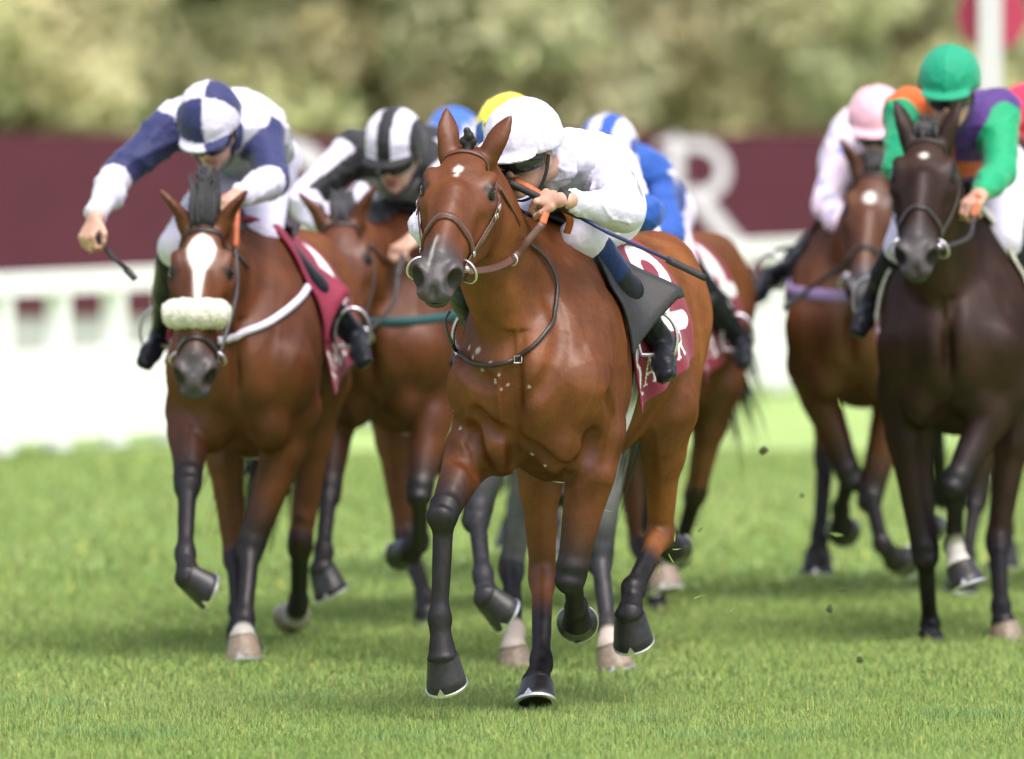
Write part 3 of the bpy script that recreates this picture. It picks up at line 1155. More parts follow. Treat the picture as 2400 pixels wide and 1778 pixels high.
def make_rider(c, r):
    fr, dz = c['fr'], c['fr'].drop
    vox = r.get('voxel', .009)
    J = dict(pelvis=V3(-.82, 0, 1.70), waist=V3(-.62, 0, 1.76), chest=V3(-.42, 0, 1.78), neck=V3(-.27, 0, 1.8), head=V3(-.1, 0, 1.87),
             sr=V3(-.3, -.165, 1.75), sl=V3(-.3, .165, 1.75), er=V3(-.22, -.3, 1.53), el=V3(-.22, .3, 1.53), wr=V3(-.02, -.1, 1.5), wl=V3(-.02, .1, 1.5),
             hr=V3(-.8, -.1, 1.66), hl=V3(-.8, .1, 1.66), kr=V3(-.42, -.26, 1.42), kl=V3(-.42, .26, 1.42), ar=V3(-.68, -.34, 1.1), al=V3(-.68, .34, 1.1),
             tr=V3(-.53, -.37, 1.05), tl=V3(-.53, .37, 1.05))
    for k in J:
        J[k] = J[k] - V3(0, 0, dz)
    J.update(r.get('J', {}))
    root = thing('person', r['label'], 'jockey', fr.W(J['pelvis'] - V3(0, 0, .1)), 'jockeys riding in the race')
    r['root'], r['Jt'] = root, J
    R = head_axes(fr, *r['face'])
    hc = J['head']
    p = lambda x, y, z: hc + R @ V3(x, y, z)
    # ---- body
    S = SDF()
    ups = nrm(np.cross(J['neck'] - J['pelvis'], V3(0, 1, 0)))
    S.chain([(*J['pelvis'], .13, .1), (*J['waist'], .12, .09), (*J['chest'], .14, .105), (*(J['chest'] * .4 + J['neck'] * .6), .13, .08)], 8, ups, .04, .03, tag='torso')
    S.cap(J['neck'], p(-.03, 0, -.06), .058, .055, k=.03, tag='neck')
    S.ell(p(-.012, 0, .045), (.096, .074, .088), R, .02, tag='skull')
    S.ell(p(.02, 0, -.03), (.072, .062, .092), R, .02, tag='face')
    S.ell(p(.03, 0, -.085), (.048, .05, .036), R, .02, tag='face')
    S.ell(p(.07, 0, -.108), (.02, .022, .018), R, .014, tag='face')
    S.cap(p(.086, 0, .0), p(.107, 0, -.034), .009, .0125, k=.01, tag='face')
    S.ell(p(.1, 0, -.04), (.012, .018, .009), R, .006, tag='face')
    for s in (-1, 1):
        S.ell(p(.062, s * .038, -.028), (.026, .022, .018), R, .014, tag='face')
        S.ell(p(-.012, s * .076, -.022), (.021, .009, .032), R, .008, tag='ear')
        S.ell(p(.09, s * .03, -.004), (.012, .016, .01), R, .008, sub=True)
    S.ell(p(.087, 0, -.066), (.011, .025, .006), R, .004, tag='lip')
    S.ell(p(.086, 0, -.08), (.011, .021, .0065), R, .004, tag='lip')
    for s, a, e, w, h, k, f, t in ((-1, 'sr', 'er', 'wr', 'hr', 'kr', 'ar', 'tr'), (1, 'sl', 'el', 'wl', 'hl', 'kl', 'al', 'tl')):
        S.cap(J['neck'] - V3(.03, 0, .03), J[a], .055, .05, k=.04, tag='torso')
        S.cap(J[a], J[e], .05, .04, k=.03, tag='arm')
        S.cap(J[e], J[w], .04, .027, k=.02, tag='arm')
        S.cap(J[h], J[k], .08, .05, k=.04, tag='leg')
        S.cap(J[k], J[f], .046, .032, k=.03, tag='leg')
        S.cap(J[f], J[f] + nrm(J[f] - J[k]) * .03, .033, .03, k=.02, tag='leg')
        hd = r.get('hand_' + ('r' if s < 0 else 'l'), dict(fwd=J[w] - J[e], back=V3(.2, 0, 1)))
        add_hand(S, J[w], hd['fwd'], hd['back'], hd.get('side', s), hd.get('curl', 1.0))
    S.build(vox * .6 if vox < .008 else vox * .75)
    V, Q = S.mesh(1)
    tg, _ = S.classify(V)
    mesh_np('body', fr.W(V), Q, M['skin'], root, dict(lip=S.blur((tg == 'lip').astype(float), 2)))
    # ---- silks
    S = SDF()
    S.chain([(*(J['pelvis'] * .55 + J['waist'] * .45), .142, .112), (*J['waist'], .142, .115), (*J['chest'], .165, .13), (*(J['chest'] * .35 + J['neck'] * .65), .15, .1)], 9, ups, .04, .03, tag='torso')
    S.cap(J['neck'] - V3(.02, 0, .01), J['neck'] + (p(-.03, 0, -.06) - J['neck']) * .3, .066, .066, k=.03, tag='collar')
    for s, a, e, w in ((-1, 'sr', 'er', 'wr'), (1, 'sl', 'el', 'wl')):
        S.cap(J['neck'] - V3(.04, 0, .03), J[a], .075, .08, k=.05, tag='torso')
        S.cap(J[a], J[e], .078, .062, k=.035, tag='upper')
        q = J[e] + (J[w] - J[e]) * .86
        S.cap(J[e], J[e] + (q - J[e]) * .5, .06, .056, k=.02, tag='fore')
        S.cap(J[e] + (q - J[e]) * .5, q, .055, .038, k=.02, tag='fore2')
    dye = r['silks']
    sdf_cloth('silks', S, vox, fr, M['dye'], root, lambda tags, t, V: dye(tags, t, V, J), r.get('crease', .022), 24, c['seed'])
    # ---- breeches
    S = SDF()
    S.chain([(*(J['pelvis'] * .5 + J['waist'] * .5), .13, .1), (*J['pelvis'], .155, .125), (*(J['pelvis'] - (J['waist'] - J['pelvis']) * .25), .12, .1)], 5, ups, .04, .03, tag='hip')
    for h, k, f in (('hr', 'kr', 'ar'), ('hl', 'kl', 'al')):
        S.cap(J[h], J[k], .108, .075, k=.05, tag='thigh')
        S.cap(J[k], J[k] + (J[f] - J[k]) * .2, .066, .056, k=.02, tag='thigh')
    sdf_cloth('breeches', S, vox, fr, M['breeches'], root, None, .008, 24, c['seed'] + 9)
    # ---- boots
    for s, k, f, t in ((-1, 'kr', 'ar', 'tr'), (1, 'kl', 'al', 'tl')):
        S = SDF()
        d = J[f] - J[k]
        S.cap(J[k] + d * .17, J[k] + d * .55, .074, .064, k=.02, tag='shaft')
        S.cap(J[k] + d * .55, J[f], .06, .043, k=.02, tag='shaft2')
        fd = nrm(J[t] - J[f])
        dn = nrm(d - fd * (d @ fd))
        S.ell(J[f] + dn * .03, .04, None, .02, tag='foot')
        S.cap(J[f] + dn * .035 - fd * .03, J[t] + dn * .03 - fd * .02, .036, .038, .035, .028, dn, .02, tag='foot')
        S.cap(J[t] + dn * .03 - fd * .03, J[t] + dn * .04 + fd * .045, .04, .032, .026, .02, dn, .015, tag='foot')
        S.cap(J[f] + dn * .07 - fd * .04, J[t] + dn * .06 + fd * .04, .03, .032, .008, .008, dn, .004, tag='sole')
        top = r.get('boot_top', (.012, .012, .016))

        def bdye(tags, t_, V, top=top):
            col = np.tile(np.array([.012, .013, .017]), (len(V), 1))
            col[(tags == 'shaft') & (t_ < .55)] = top
            return col
        sdf_cloth('boot', S, vox * .8, fr, M['bootdye'], root, bdye, .004, 40, c['seed'] + 3)
    # ---- helmet with its silk cover and peak
    S = SDF()
    hp = lambda x, y, z: p(x - .012, y, z + .048)
    hz = r.get('hz', 1.0)
    S.ell(hp(0, 0, 0), np.array((.138, .113, .122)) * hz, R, .01, tag='shell')
    S.ell(hp(-.0, 0, -.015), np.array((.124, .1, .112)) * hz, R, .004, sub=True)
    S.half(-R[:, 2] + R[:, 0] * .06, hp(0, 0, -.032), hc - .3, hc + .3, .006)
    S.ell(hp(.116 * hz, 0, -.02), (.06, .092 * hz, .011), R @ ry(.16), .012, tag='peak')
    S.ell(hp(.04, 0, -.045), (.085, .085, .03), R, .006, sub=True)
    S.ell(hp(0, 0, .122), (.012, .012, .006), R, .004, tag='button')
    S.build(min(vox, .006))
    V, Q = S.mesh(1)
    tg, _ = S.classify(V)
    loc = (V - hp(0, 0, 0)) @ R
    el_ = np.arctan2(loc[:, 2], np.hypot(loc[:, 0], loc[:, 1]))
    az = np.arctan2(loc[:, 1], loc[:, 0]) + .52
    seam = np.exp(-((np.abs((az / (math.pi / 3)) % 1 - .5) * (math.pi / 3) * np.cos(el_)) / .03) ** 2) * (el_ > -.15) * (tg != 'peak')
    Gh = surf_normal(S, V)
    V = V + Gh * (seam * .0035 + wrinkle(V, .006, 42, c['seed'] + 5) * (tg != 'peak'))[:, None]
    hm = mesh_np('helmet', fr.W(V), Q, M['dye'], root, dict(dye=r['cap'](loc, tg)))
    # ---- goggles
    th = np.linspace(-1.35, 1.35, 40)
    zz = np.linspace(-1, 1, 8)
    gv, gf = [], []
    for off in (.0, .006):
        for a in th:
            for z in zz:
                hgt = .03 * (1 - .45 * abs(a / 1.35) ** 2.5) * (1 - .25 * math.exp(-(a / .16) ** 2) * (z < 0))
                zl = -.008 + z * hgt
                rx, rr_ = .1 + off + .006 * (1 - z * z), .074 + off + .004 * (1 - z * z)
                gv.append(p(rx * math.cos(a) + .004, rr_ * math.sin(a), zl))
    nt_, nz = len(th), len(zz)
    for L_ in (0, 1):
        for i in range(nt_ - 1):
            for j in range(nz - 1):
                q = L_ * nt_ * nz + i * nz + j
                f = (q, q + nz, q + nz + 1, q + 1)
                gf.append(f if L_ else f[::-1])
    for i in range(nt_ - 1):
        for j in (0, nz - 1):
            q = i * nz + j
            gf.append((q, q + nz, q + nz + nt_ * nz, q + nt_ * nz) if j else (q + nt_ * nz, q + nz + nt_ * nz, q + nz, q))
    faces_mesh('goggles', fr.W(np.array(gv)), gf, M['goggle'], root, True)
    # ---- chin strap
    pts = [p(.0, -.088, -.0), p(.02, -.078, -.06), p(.045, -.05, -.115), p(.065, 0, -.135), p(.045, .05, -.115), p(.02, .078, -.06), p(.0, .088, .0)]
    nor = [np.asarray(q) - p(0, 0, -.04) for q in pts]
    strap('chin_strap', fr.W(pts), np.array(nor) @ fr.R.T, .016, .004, M['black'], root, resample=24)
    r['hp'] = p
    return r


def ry(a):
    c, s = math.cos(a), math.sin(a)
    return np.array([[c, 0, s], [0, 1, 0], [-s, 0, c]])


M['bootdye'] = None


def boot_mat():
    m, nt, b = mat_new('polished_boots')
    nt.links.new(attr(nt, 'dye', True), b.inputs['Base Color'])
    b.inputs['Roughness'].default_value = .34
    b.inputs['Specular IOR Level'].default_value = .16
    bump(nt, b, noise(nt, 35, 3), .3, .008)
    return m


M['bootdye'] = boot_mat()


# ------------------------------------------------------------------ lettering drawn as strokes (serif capitals, unit height)
def arc(cx, cy, rx, ry_, a0, a1, n=18):
    return [(cx + rx * math.cos(a), cy + ry_ * math.sin(a)) for a in np.linspace(math.radians(a0), math.radians(a1), n)]


GLYPH = {
    'Q': (.98, [(arc(.48, .5, .4, .45, 65, 295), .075), (arc(.48, .5, .4, .45, -65, 65), .085), ([(.46, .16), (.62, -.02), (.84, -.2), (1.0, -.2)], .05)]),
    'A': (.9, [([(.45, 1.0), (.12, .02)], .035), ([(.45, 1.0), (.78, .02)], .075), ([(.24, .34), (.66, .34)], .032), ([(.0, .02), (.26, .02)], .026), ([(.62, .02), (.94, .02)], .026)]),
    'T': (.84, [([(.42, .98), (.42, .02)], .072), ([(.04, .97), (.8, .97)], .036), ([(.04, .97), (.02, .78)], .03), ([(.8, .97), (.82, .78)], .03), ([(.28, .02), (.56, .02)], .026)]),
    'R': (.95, [([(.2, .98), (.2, .02)], .075), ([(.06, .98), (.36, .98)], .03), ([(.06, .02), (.36, .02)], .026), ([(.2, .96), (.4, .96)] + arc(.42, .73, .24, .23, 90, -90) + [(.2, .5)], .055), ([(.4, .5), (.78, .04)], .078), ([(.7, .02), (.98, .02)], .028)]),
    '2': (.8, [(arc(.4, .68, .27, .25, 175, -35) + [(.2, .18)], .105), ([(.12, .1), (.74, .1)], .1)]),
    '4': (.8, [([(.55, .95), (.08, .32), (.78, .32)], .09), ([(.55, .95), (.55, .02)], .1)]),
    '7': (.8, [([(.08, .9), (.72, .9), (.3, .02)], .1)]),
    '1': (.6, [([(.12, .72), (.36, .92), (.36, .02)], .1)]),
}


def glyph_d(ch, u, v):
    d = np.full(np.shape(u), 9.0)
    for pts, w in GLYPH[ch][1]:
        pts = np.array(pts)
        for (x0, y0), (x1, y1) in zip(pts[:-1], pts[1:]):
            ex, ey = x1 - x0, y1 - y0
            t = np.clip(((u - x0) * ex + (v - y0) * ey) / (ex * ex + ey * ey + 1e-9), 0, 1)
            d = np.minimum(d, np.hypot(u - x0 - t * ex, v - y0 - t * ey) - w)
    return d


def word_d(word, u, v, gap=.12):
    d, x = np.full(np.shape(u), 9.0), 0
    for ch in word:
        d = np.minimum(d, glyph_d(ch, u - x, v))
        x += GLYPH[ch][0] + gap
    return d, x - gap


# ------------------------------------------------------------------ tack
def hit(c, x, y, off=.006):
    """where the line of sight through a photograph pixel meets the horse (local), and the outward normal"""
    fr, S = c['fr'], c['S']
    o, d = fr.L(CAM), ray(x, y) @ fr.R
    ts = np.arange(fr.d0 - 1.2, fr.d0 + 1.9, .004)
    pts = o + d * ts[:, None]
    inb = np.all((pts > S.lo + .01) & (pts < S.lo + S.h * (np.array(S.n) - 2)), 1)
    v = np.where(inb, S.sample(pts), 1.0)
    w = np.nonzero(v < 0)[0]
    q = pts[w[0]] if len(w) else o + d * fr.d0
    e = S.h
    g = nrm([float(S.sample((q + a)[None])[0] - S.sample((q - a)[None])[0]) for a in np.eye(3) * e])
    return q + g * off, g


def surf_normal(S, Q):
    e = S.h * 1.5
    G = np.stack([S.sample(Q + d) - S.sample(Q - d) for d in np.eye(3) * e], 1)
    return G / (np.linalg.norm(G, axis=1)[:, None] + 1e-9)


def ring_on(c, x0, a0, a1, n, z0=-.09, tilt=0.0, off=.005):
    """path on the head around the nose axis at distance x0 from the poll, angles in degrees from straight up"""
    R, o = c['H']
    hs, wy = c.get('hs', 1.1), c.get('wy', 1.1)
    A = np.radians(np.linspace(a0, a1, n))
    ctr = c['hp'](x0, 0, z0)
    dirs = np.stack([R @ nrm((tilt * math.cos(a), math.sin(a), math.cos(a))) for a in A])
    pts = c['S'].shoot(ctr, dirs, .3, off, last=False)
    return pts, dirs


def make_bridle(c, o):
    fr, S, hp, R = c['fr'], c['S'], c['hp'], c['H'][0]
    lea = o.get('mat', M['leather_dark'])
    B = thing('bridle', o['label'], 'bridle', fr.W(hp(.2, 0, -.1)), 'bridles on the racehorses')

    def ring(name, x0, a0, a1, w, closed=False, mat=lea, tilt=0., thick=.005, off=.004, n=36, z0=-.09):
        p, d = ring_on(c, x0, a0, a1, n, z0, tilt, off)
        if closed:
            p, d = p[:-1], d[:-1]
        else:
            p = np.vstack([p[:1], (p[:-2] + p[1:-1] + p[2:]) / 3, p[-1:]])
        return strap(name, fr.W(p), d @ fr.R.T, w, thick, mat, B, closed)
    ring('browband', .06, -95, 95, .023, tilt=-.25, thick=.007)
    nb = ring('noseband', o.get('nose_x', .40), 0, 360, .024, True, z0=-.11, thick=.008)
    if o.get('double'):
        ring('noseband_padding', o.get('nose_x', .40) + .012, 0, 360, .011, True, z0=-.11, thick=.009, mat=M['leather'])
    ring('throat_lash', .05, 95, 265, .012, tilt=.35, z0=-.09)
    ring_x, ring_z = .455, -.13
    for s in (-1, 1):
        for dx, w in (((0, .018), (.026, .014)) if o.get('double') else ((0, .019),)):
            pts, nor = [], []
            for t in np.linspace(0, 1, 14):
                x = .06 + (.5 - .06 - dx * .6) * t + dx
                z = np.interp(t, [0, .2, .5, 1], [-.06, -.088, -.12, -.135]) + dx * .3
                q = S.shoot(hp(x, 0, z), (R[:, 1] * s)[None], .25, .006, last=False)[0]
                pts.append(q)
                nor.append(R[:, 1] * s)
            pts = np.array(pts)
            pts[1:-1] = (pts[:-2] + pts[1:-1] + pts[2:]) / 3
            strap('cheek_strap', fr.W(pts), np.array(nor) @ fr.R.T, w, .004, lea, B)
            if o.get('double'):
                for ti in (3, 4, 9):
                    q = fr.W(pts[ti] + R[:, 1] * s * .004)
                    tube('buckle', [q + fr.R @ (R @ V3(-.006, 0, -.008)), q + fr.R @ (R @ V3(.006, 0, -.008)), q + fr.R @ (R @ V3(.006, 0, .008)), q + fr.R @ (R @ V3(-.006, 0, .008))], .0022, M['chrome'], B, 6, True)
        q = S.shoot(hp(ring_x, 0, ring_z), (R[:, 1] * s)[None], .25, .014, last=False)[0]
        rr = o.get('ring', .034)
        pl = (nrm(R[:, 0] * .6 + R[:, 1] * s), R[:, 2])
        pts = [q + rr * (math.cos(a) * pl[0] + math.sin(a) * pl[1]) for a in np.linspace(0, 2 * math.pi, 24, endpoint=False)]
        tube('bit_ring', fr.W(pts), .0048, M['chrome'], B, 8, True)
        v, f = sphere_geo(fr.W(q + R @ V3(-.012, 0, 0) - R[:, 1] * s * .004), .012)
        faces_mesh('bit', v, f, M['chrome'], B, True)
        c['ring' + ('r' if s < 0 else 'l')] = q
    for s, k in ((-1, 'r'), (1, 'l')):
        if o.get('rein_' + k):
            segs = o['rein_' + k](c['ring' + k])
        else:
            h = o['hands'][k]
            q = c['ring' + k]
            m = q * .5 + h * .5 + V3(0, s * .035, -.05)
            g = q * .25 + h * .75 + V3(0, s * .02, -.02)
            segs = [([q, m, g], lea, .016, 'rein'), ([g, h * .9 + g * .1 + V3(0, s * .01, 0), h, h + V3(-.08, -s * .03, -.04)], M['rubber'] if o.get('rubber', True) else lea, .022, 'rein_grip')]
        for pts, mt, w, nm in segs:
            strap(nm, fr.W(np.array(pts)), np.tile(np.array([0.2 * s, -1, .35]), (len(pts), 1)), w, .004, mt, B, resample=26)
    if o.get('extra'):
        o['extra'](B)
    return B


def drape(c, name, x0, x1, a0, a1, nx, na, off, mat, parent, attrs=None, edge=None, zc=1.12, thick=.006, amax=None, hang=None):
    """sheet of cloth or leather lying over the back: x from x0 to x1, angle (degrees, + = left) from a0 to a1"""
    fr, S = c['fr'], c['S']
    dz = fr.drop
    X = np.linspace(x0, x1, nx)
    A = np.radians(np.linspace(a0, a1, na))
    K = np.ones(nx) if amax is None else np.array([amax(x) for x in X])      # how far down the sheet hangs at each x
    AA = A[None, :] * K[:, None]
    D = np.stack([np.zeros_like(AA), np.sin(AA), np.cos(AA)], -1)
    P0 = np.array([S.shoot((x, 0, zc - dz), D[i], .6, 0.0) for i, x in enumerate(X)])
    for _ in range(3):
        P0[1:-1] = (P0[:-2] + 2 * P0[1:-1] + P0[2:]) / 4
        P0[:, 1:-1] = (P0[:, :-2] + 2 * P0[:, 1:-1] + P0[:, 2:]) / 4
    if hang is not None:            # below this angle the cloth hangs straight instead of following the belly
        h_ = math.radians(hang)
        for i in range(nx):
            for s in (-1, 1):
                m = np.nonzero((AA[i] * s) > h_)[0]
                if len(m) == 0:
                    continue
                k = m[0] - 1 if s > 0 else m[-1] + 1
                y0, z0 = P0[i, k, 1], P0[i, k, 2]
                P0[i, m, 1] = y0 * (1 + .06 * (np.abs(AA[i, m]) - h_))
                P0[i, m, 2] = z0 - .36 * (np.abs(AA[i, m]) - abs(AA[i, k]))
                D[i, m] = (0, s, 0)
    O = off(X[:, None], np.degrees(A)[None, :]) if callable(off) else np.full((nx, na), off)
    T = P0 + D * O[..., None]
    if edge is not None:
        T = edge(T, X, np.degrees(A))
    arc_ = np.zeros((nx, na))
    arc_[:, 1:] = np.cumsum(np.linalg.norm(np.diff(T, axis=1), axis=2), 1)
    z0 = np.argmin(np.abs(A))
    arc_ -= arc_[:, z0:z0 + 1]
    B = T - D * thick
    V = np.vstack([T.reshape(-1, 3), B.reshape(-1, 3)])
    q = np.arange(nx * na).reshape(nx, na)
    top = np.stack([q[:-1, :-1], q[:-1, 1:], q[1:, 1:], q[1:, :-1]], -1).reshape(-1, 4)
    n = nx * na
    bot = top[:, ::-1] + n
    rim = []
    for e in (q[0, :], q[-1, ::-1], q[::-1, 0], q[:, -1]):
        rim.append(np.stack([e[:-1], e[:-1] + n, e[1:] + n, e[1:]], 1))
    Fc = np.vstack([top, bot] + rim)
    at = None
    if attrs:
        col = attrs(np.repeat(X[:, None], na, 1), arc_, np.degrees(A)[None, :].repeat(nx, 0))
        at = dict(dye=np.vstack([col.reshape(-1, 3)] * 2))
    # wind the top outward
    Vw = fr.W(V)
    a, b, d_ = Vw[top[0][0]], Vw[top[0][1]], Vw[top[0][3]]
    if np.cross(b - a, d_ - a) @ (D[0, 0] @ fr.R.T) < 0:
        Fc = Fc[:, ::-1]
    return mesh_np(name, Vw, Fc, mat, parent, at)


MAROON = np.array([.2, .008, .035])
WHITE = np.array([.8, .8, .8])


def cloth_print(num, res=1.0, word=True):
    def f(X, arc_, A):
        col = np.tile(MAROON, X.shape + (1,))
        for s in (-1, 1):
            # left side reads forward -> backward from the rider's left: u runs along -x * s
            u = (-(X) - .62) * s
            v = -(np.abs(arc_))
            side = np.sign(arc_) == s
            uu = (u + .062 if s > 0 else u + .062)
            d = glyph_d(num, (u - .15) / .4 + .4, (v + .47) / .31)
            m = (d < 0) & side
            col[m] = WHITE
            if word:
                e = np.abs(arc_[:, -1:] if s > 0 else arc_[:, :1]) - np.abs(arc_)
                w, ln = word_d('QATAR', (u + .2) / .085, (e - .05) / .085)
                m = (w < 0) & side
                col[m] = WHITE
        return col
    return f


def make_saddle(c, o):
    fr, S, dz = c['fr'], c['S'], c['fr'].drop
    J = o['J']
    sc = thing('saddle_cloth', o['cloth_label'], 'saddle cloth', fr.W((-.65, 0, 1.5 - dz)), 'numbered saddle cloths')

    def flut(X, A):
        return .012 + .008 * np.sin(X * 30 + A * .1) * np.clip(np.abs(A) / 70, 0, 1) ** 2 + .02 * np.clip((np.abs(A) - 55) / 30, 0, 1) + o.get('fly', 0.0) * np.clip((np.abs(A) - 40) / 40, 0, 1) ** 1.5 * (1 + .4 * np.sin(X * 22))
    n = o.get('cloth_n', (70, 150))
    drape(c, 'cloth', o.get('cx0', -.4), o.get('cx1', -.98), -o.get('cang', 78), o.get('cang', 78), *n, flut, M['print'], sc, cloth_print(o.get('num', '4')), o.get('cloth_edge'), amax=lambda x: o.get('cdrop', 1.5) - .32 * (-x - .4) / .58, hang=82)
    sd_ = thing('saddle', o['saddle_label'], 'saddle', fr.W((-.6, 0, 1.52 - dz)), 'racing saddles')

    def poff(X, A):
        a = np.abs(A)
        fl = np.clip((a - 26) / 34, 0, 1) * np.clip((-X - .29) / .2, 0, 1)
        return .024 + o.get('flare', .07) * fl ** 1.5 + 0 * X
    drape(c, 'flap', -.26, -.53, -64, 64, 34, 90, poff, o.get('flap', M['black']), sd_, thick=.012, amax=lambda x: 1.42 - .4 * min(1, (-x - .26) / .22))

    def seat(X, A):
        return .045 + .03 * np.exp(-((X + .46) / .05) ** 2) + .035 * np.exp(-((X + .72) / .06) ** 2) - .0003 * A * A * .05
    drape(c, 'seat', -.45, -.74, -20, 20, 24, 20, seat, M['leather_dark'], sd_, thick=.02)
    # girth
    A = np.radians(np.linspace(58, 302, 60))
    dirs = np.stack([np.zeros(60), np.sin(A), np.cos(A)], 1)
    pts = S.shoot((-.5, 0, 1.12 - dz), dirs, .6, .007)
    strap('girth', fr.W(pts), dirs @ fr.R.T, .075, .008, o.get('girth', M['white']), sd_)
    for s, a, t in ((-1, 'ar', 'tr'), (1, 'al', 'tl')):
        foot = J[a] * .45 + J[t] * .55
        d = nrm(J[t] - J[a])
        top = S.shoot((-.5, 0, 1.12 - dz), V3(0, s * .9, .75)[None] / 1.17, .6, .04)[0]
        strap('stirrup_leather', fr.W([top, top * .5 + (foot + V3(0, 0, .12)) * .5 + V3(0, s * .03, 0), foot + V3(0, 0, .1)]), np.tile(fr.R @ V3(0, s, .1), (3, 1)), .02, .004, M['leather_dark'], sd_, resample=10)
        w = nrm(np.cross(d, V3(0, 0, 1)))
        pts = []
        for a_ in np.linspace(-2.2, 2.2, 22):
            pts.append(foot + V3(0, 0, .03) + w * .062 * math.sin(a_) + V3(0, 0, 1) * .085 * math.cos(a_))
        pts = [pts[0] + w * .0] + pts
        tube('stirrup_iron', fr.W(np.array(pts)), .0065, M['chrome'], sd_, 8, True)
    return sc, sd_


def make_whip(fr, label, a, b, k=1.0, mat=None):
    """a: handle end, b: flap end (local)"""
    a, b = np.asarray(a, float), np.asarray(b, float)
    d = b - a
    w = thing('whip', label, 'whip', fr.W(a), 'riding whips')
    tube('handle', fr.W([a, a + d * .04, a + d * .34, a + d * .36]), np.array([.012, .0115, .0105, .008]) * k, M['black'], w, 10)
    tube('shaft', fr.W([a + d * .35, a + d * .5 + V3(0, 0, -.006), a + d * .82]), np.array([.007, .0065, .0055]) * k, mat or M['black'], w, 8)
    strap('flap', fr.W([a + d * .8, a + d * .9, b]), np.tile(V3(0, -1, .4), (3, 1)), .024, .007 * k, M['black'], w, resample=8)
    return w


def breast_girth(c, label, mat, z, w=.06, a=112, rise=.12):
    fr = c['fr']
    B = thing('breast_girth', label, 'breast strap', fr.W((0, 0, z)), 'straps round the chests')
    A = np.radians(np.linspace(-a, a, 60))
    dirs = np.stack([np.cos(A), np.sin(A), rise * (1 - np.cos(A))], 1)
    dirs /= np.linalg.norm(dirs, axis=1)[:, None]
    pts = c['S'].shoot((-.22, 0, z), dirs, .6, .008)
    pts[1:-1] = (pts[:-2] + pts[1:-1] + pts[2:]) / 3
    pts[1:-1] = (pts[:-2] + pts[1:-1] + pts[2:]) / 3
    strap('band', fr.W(pts), dirs @ fr.R.T, w, .01, mat, B)
    return B


# ------------------------------------------------------------------ the racecourse: turf, rail, hoarding, trees, post
def turf_mat(name, blades):
    m, nt, b = mat_new(name)
    big = noise(nt, .55, 4, .6, stretch=(1, .45, 1))
    mid = noise(nt, 4.0, 4, .65, stretch=(1, .5, 1))
    c = ramp(nt, big, [(.3, (.235, .345, .09)), (.5, (.285, .395, .115)), (.7, (.34, .435, .15))])
    c = mix(nt, .45, c, ramp(nt, mid, [(.25, (.2, .315, .075)), (.55, (.295, .4, .12)), (.8, (.375, .46, .17))]))
    if blades:
        c = mix(nt, 1.0, c, attr(nt, 'tint', True), 'MULTIPLY')
    nt.links.new(c, b.inputs['Base Color'])
    b.inputs['Roughness'].default_value = .6
    b.inputs['Specular IOR Level'].default_value = .25
    if blades:
        tr = nt.nodes.new('ShaderNodeBsdfTranslucent')
        nt.links.new(c, tr.inputs['Color'])
        ms = nt.nodes.new('ShaderNodeMixShader')
        ms.inputs[0].default_value = .45
        ge = nt.nodes.new('ShaderNodeNewGeometry')
        vm = nt.nodes.new('ShaderNodeVectorMath')
        vm.operation = 'MULTIPLY_ADD'
        vm.inputs[1].default_value = (.5, .5, .5)
        vm.inputs[2].default_value = (0, 0, .9)
        nn = nt.nodes.new('ShaderNodeVectorMath')
        nn.operation = 'NORMALIZE'
        nt.links.new(ge.outputs['Normal'], vm.inputs[0])
        nt.links.new(vm.outputs[0], nn.inputs[0])
        nt.links.new(nn.outputs[0], b.inputs['Normal'])
        out = nt.nodes['Material Output']
        nt.links.new(b.outputs[0], ms.inputs[1])
        nt.links.new(tr.outputs[0], ms.inputs[2])
        nt.links.new(ms.outputs[0], out.inputs['Surface'])
    else:
        bump(nt, b, noise(nt, 60, 4), .6, .02)
    return m


gx, gy = np.meshgrid(np.linspace(-250, 250, 60), np.r_[np.linspace(15, 120, 90), np.linspace(125, 420, 24)])
gz = np.clip((gy - 118) / 160, 0, 1.6) ** 1.4 * 3.5 - .035
ny_, nx_ = gx.shape
q = np.arange(nx_ * ny_).reshape(ny_, nx_)
gf = np.stack([q[:-1, :-1], q[:-1, 1:], q[1:, 1:], q[1:, :-1]], -1).reshape(-1, 4)
gr = mesh_np('ground', np.stack([gx, gy, gz], -1).reshape(-1, 3), gf, turf_mat('turf', False))
tag(gr, kind='structure')


def ground_z(x, y):
    return np.full(np.shape(x), -.035)


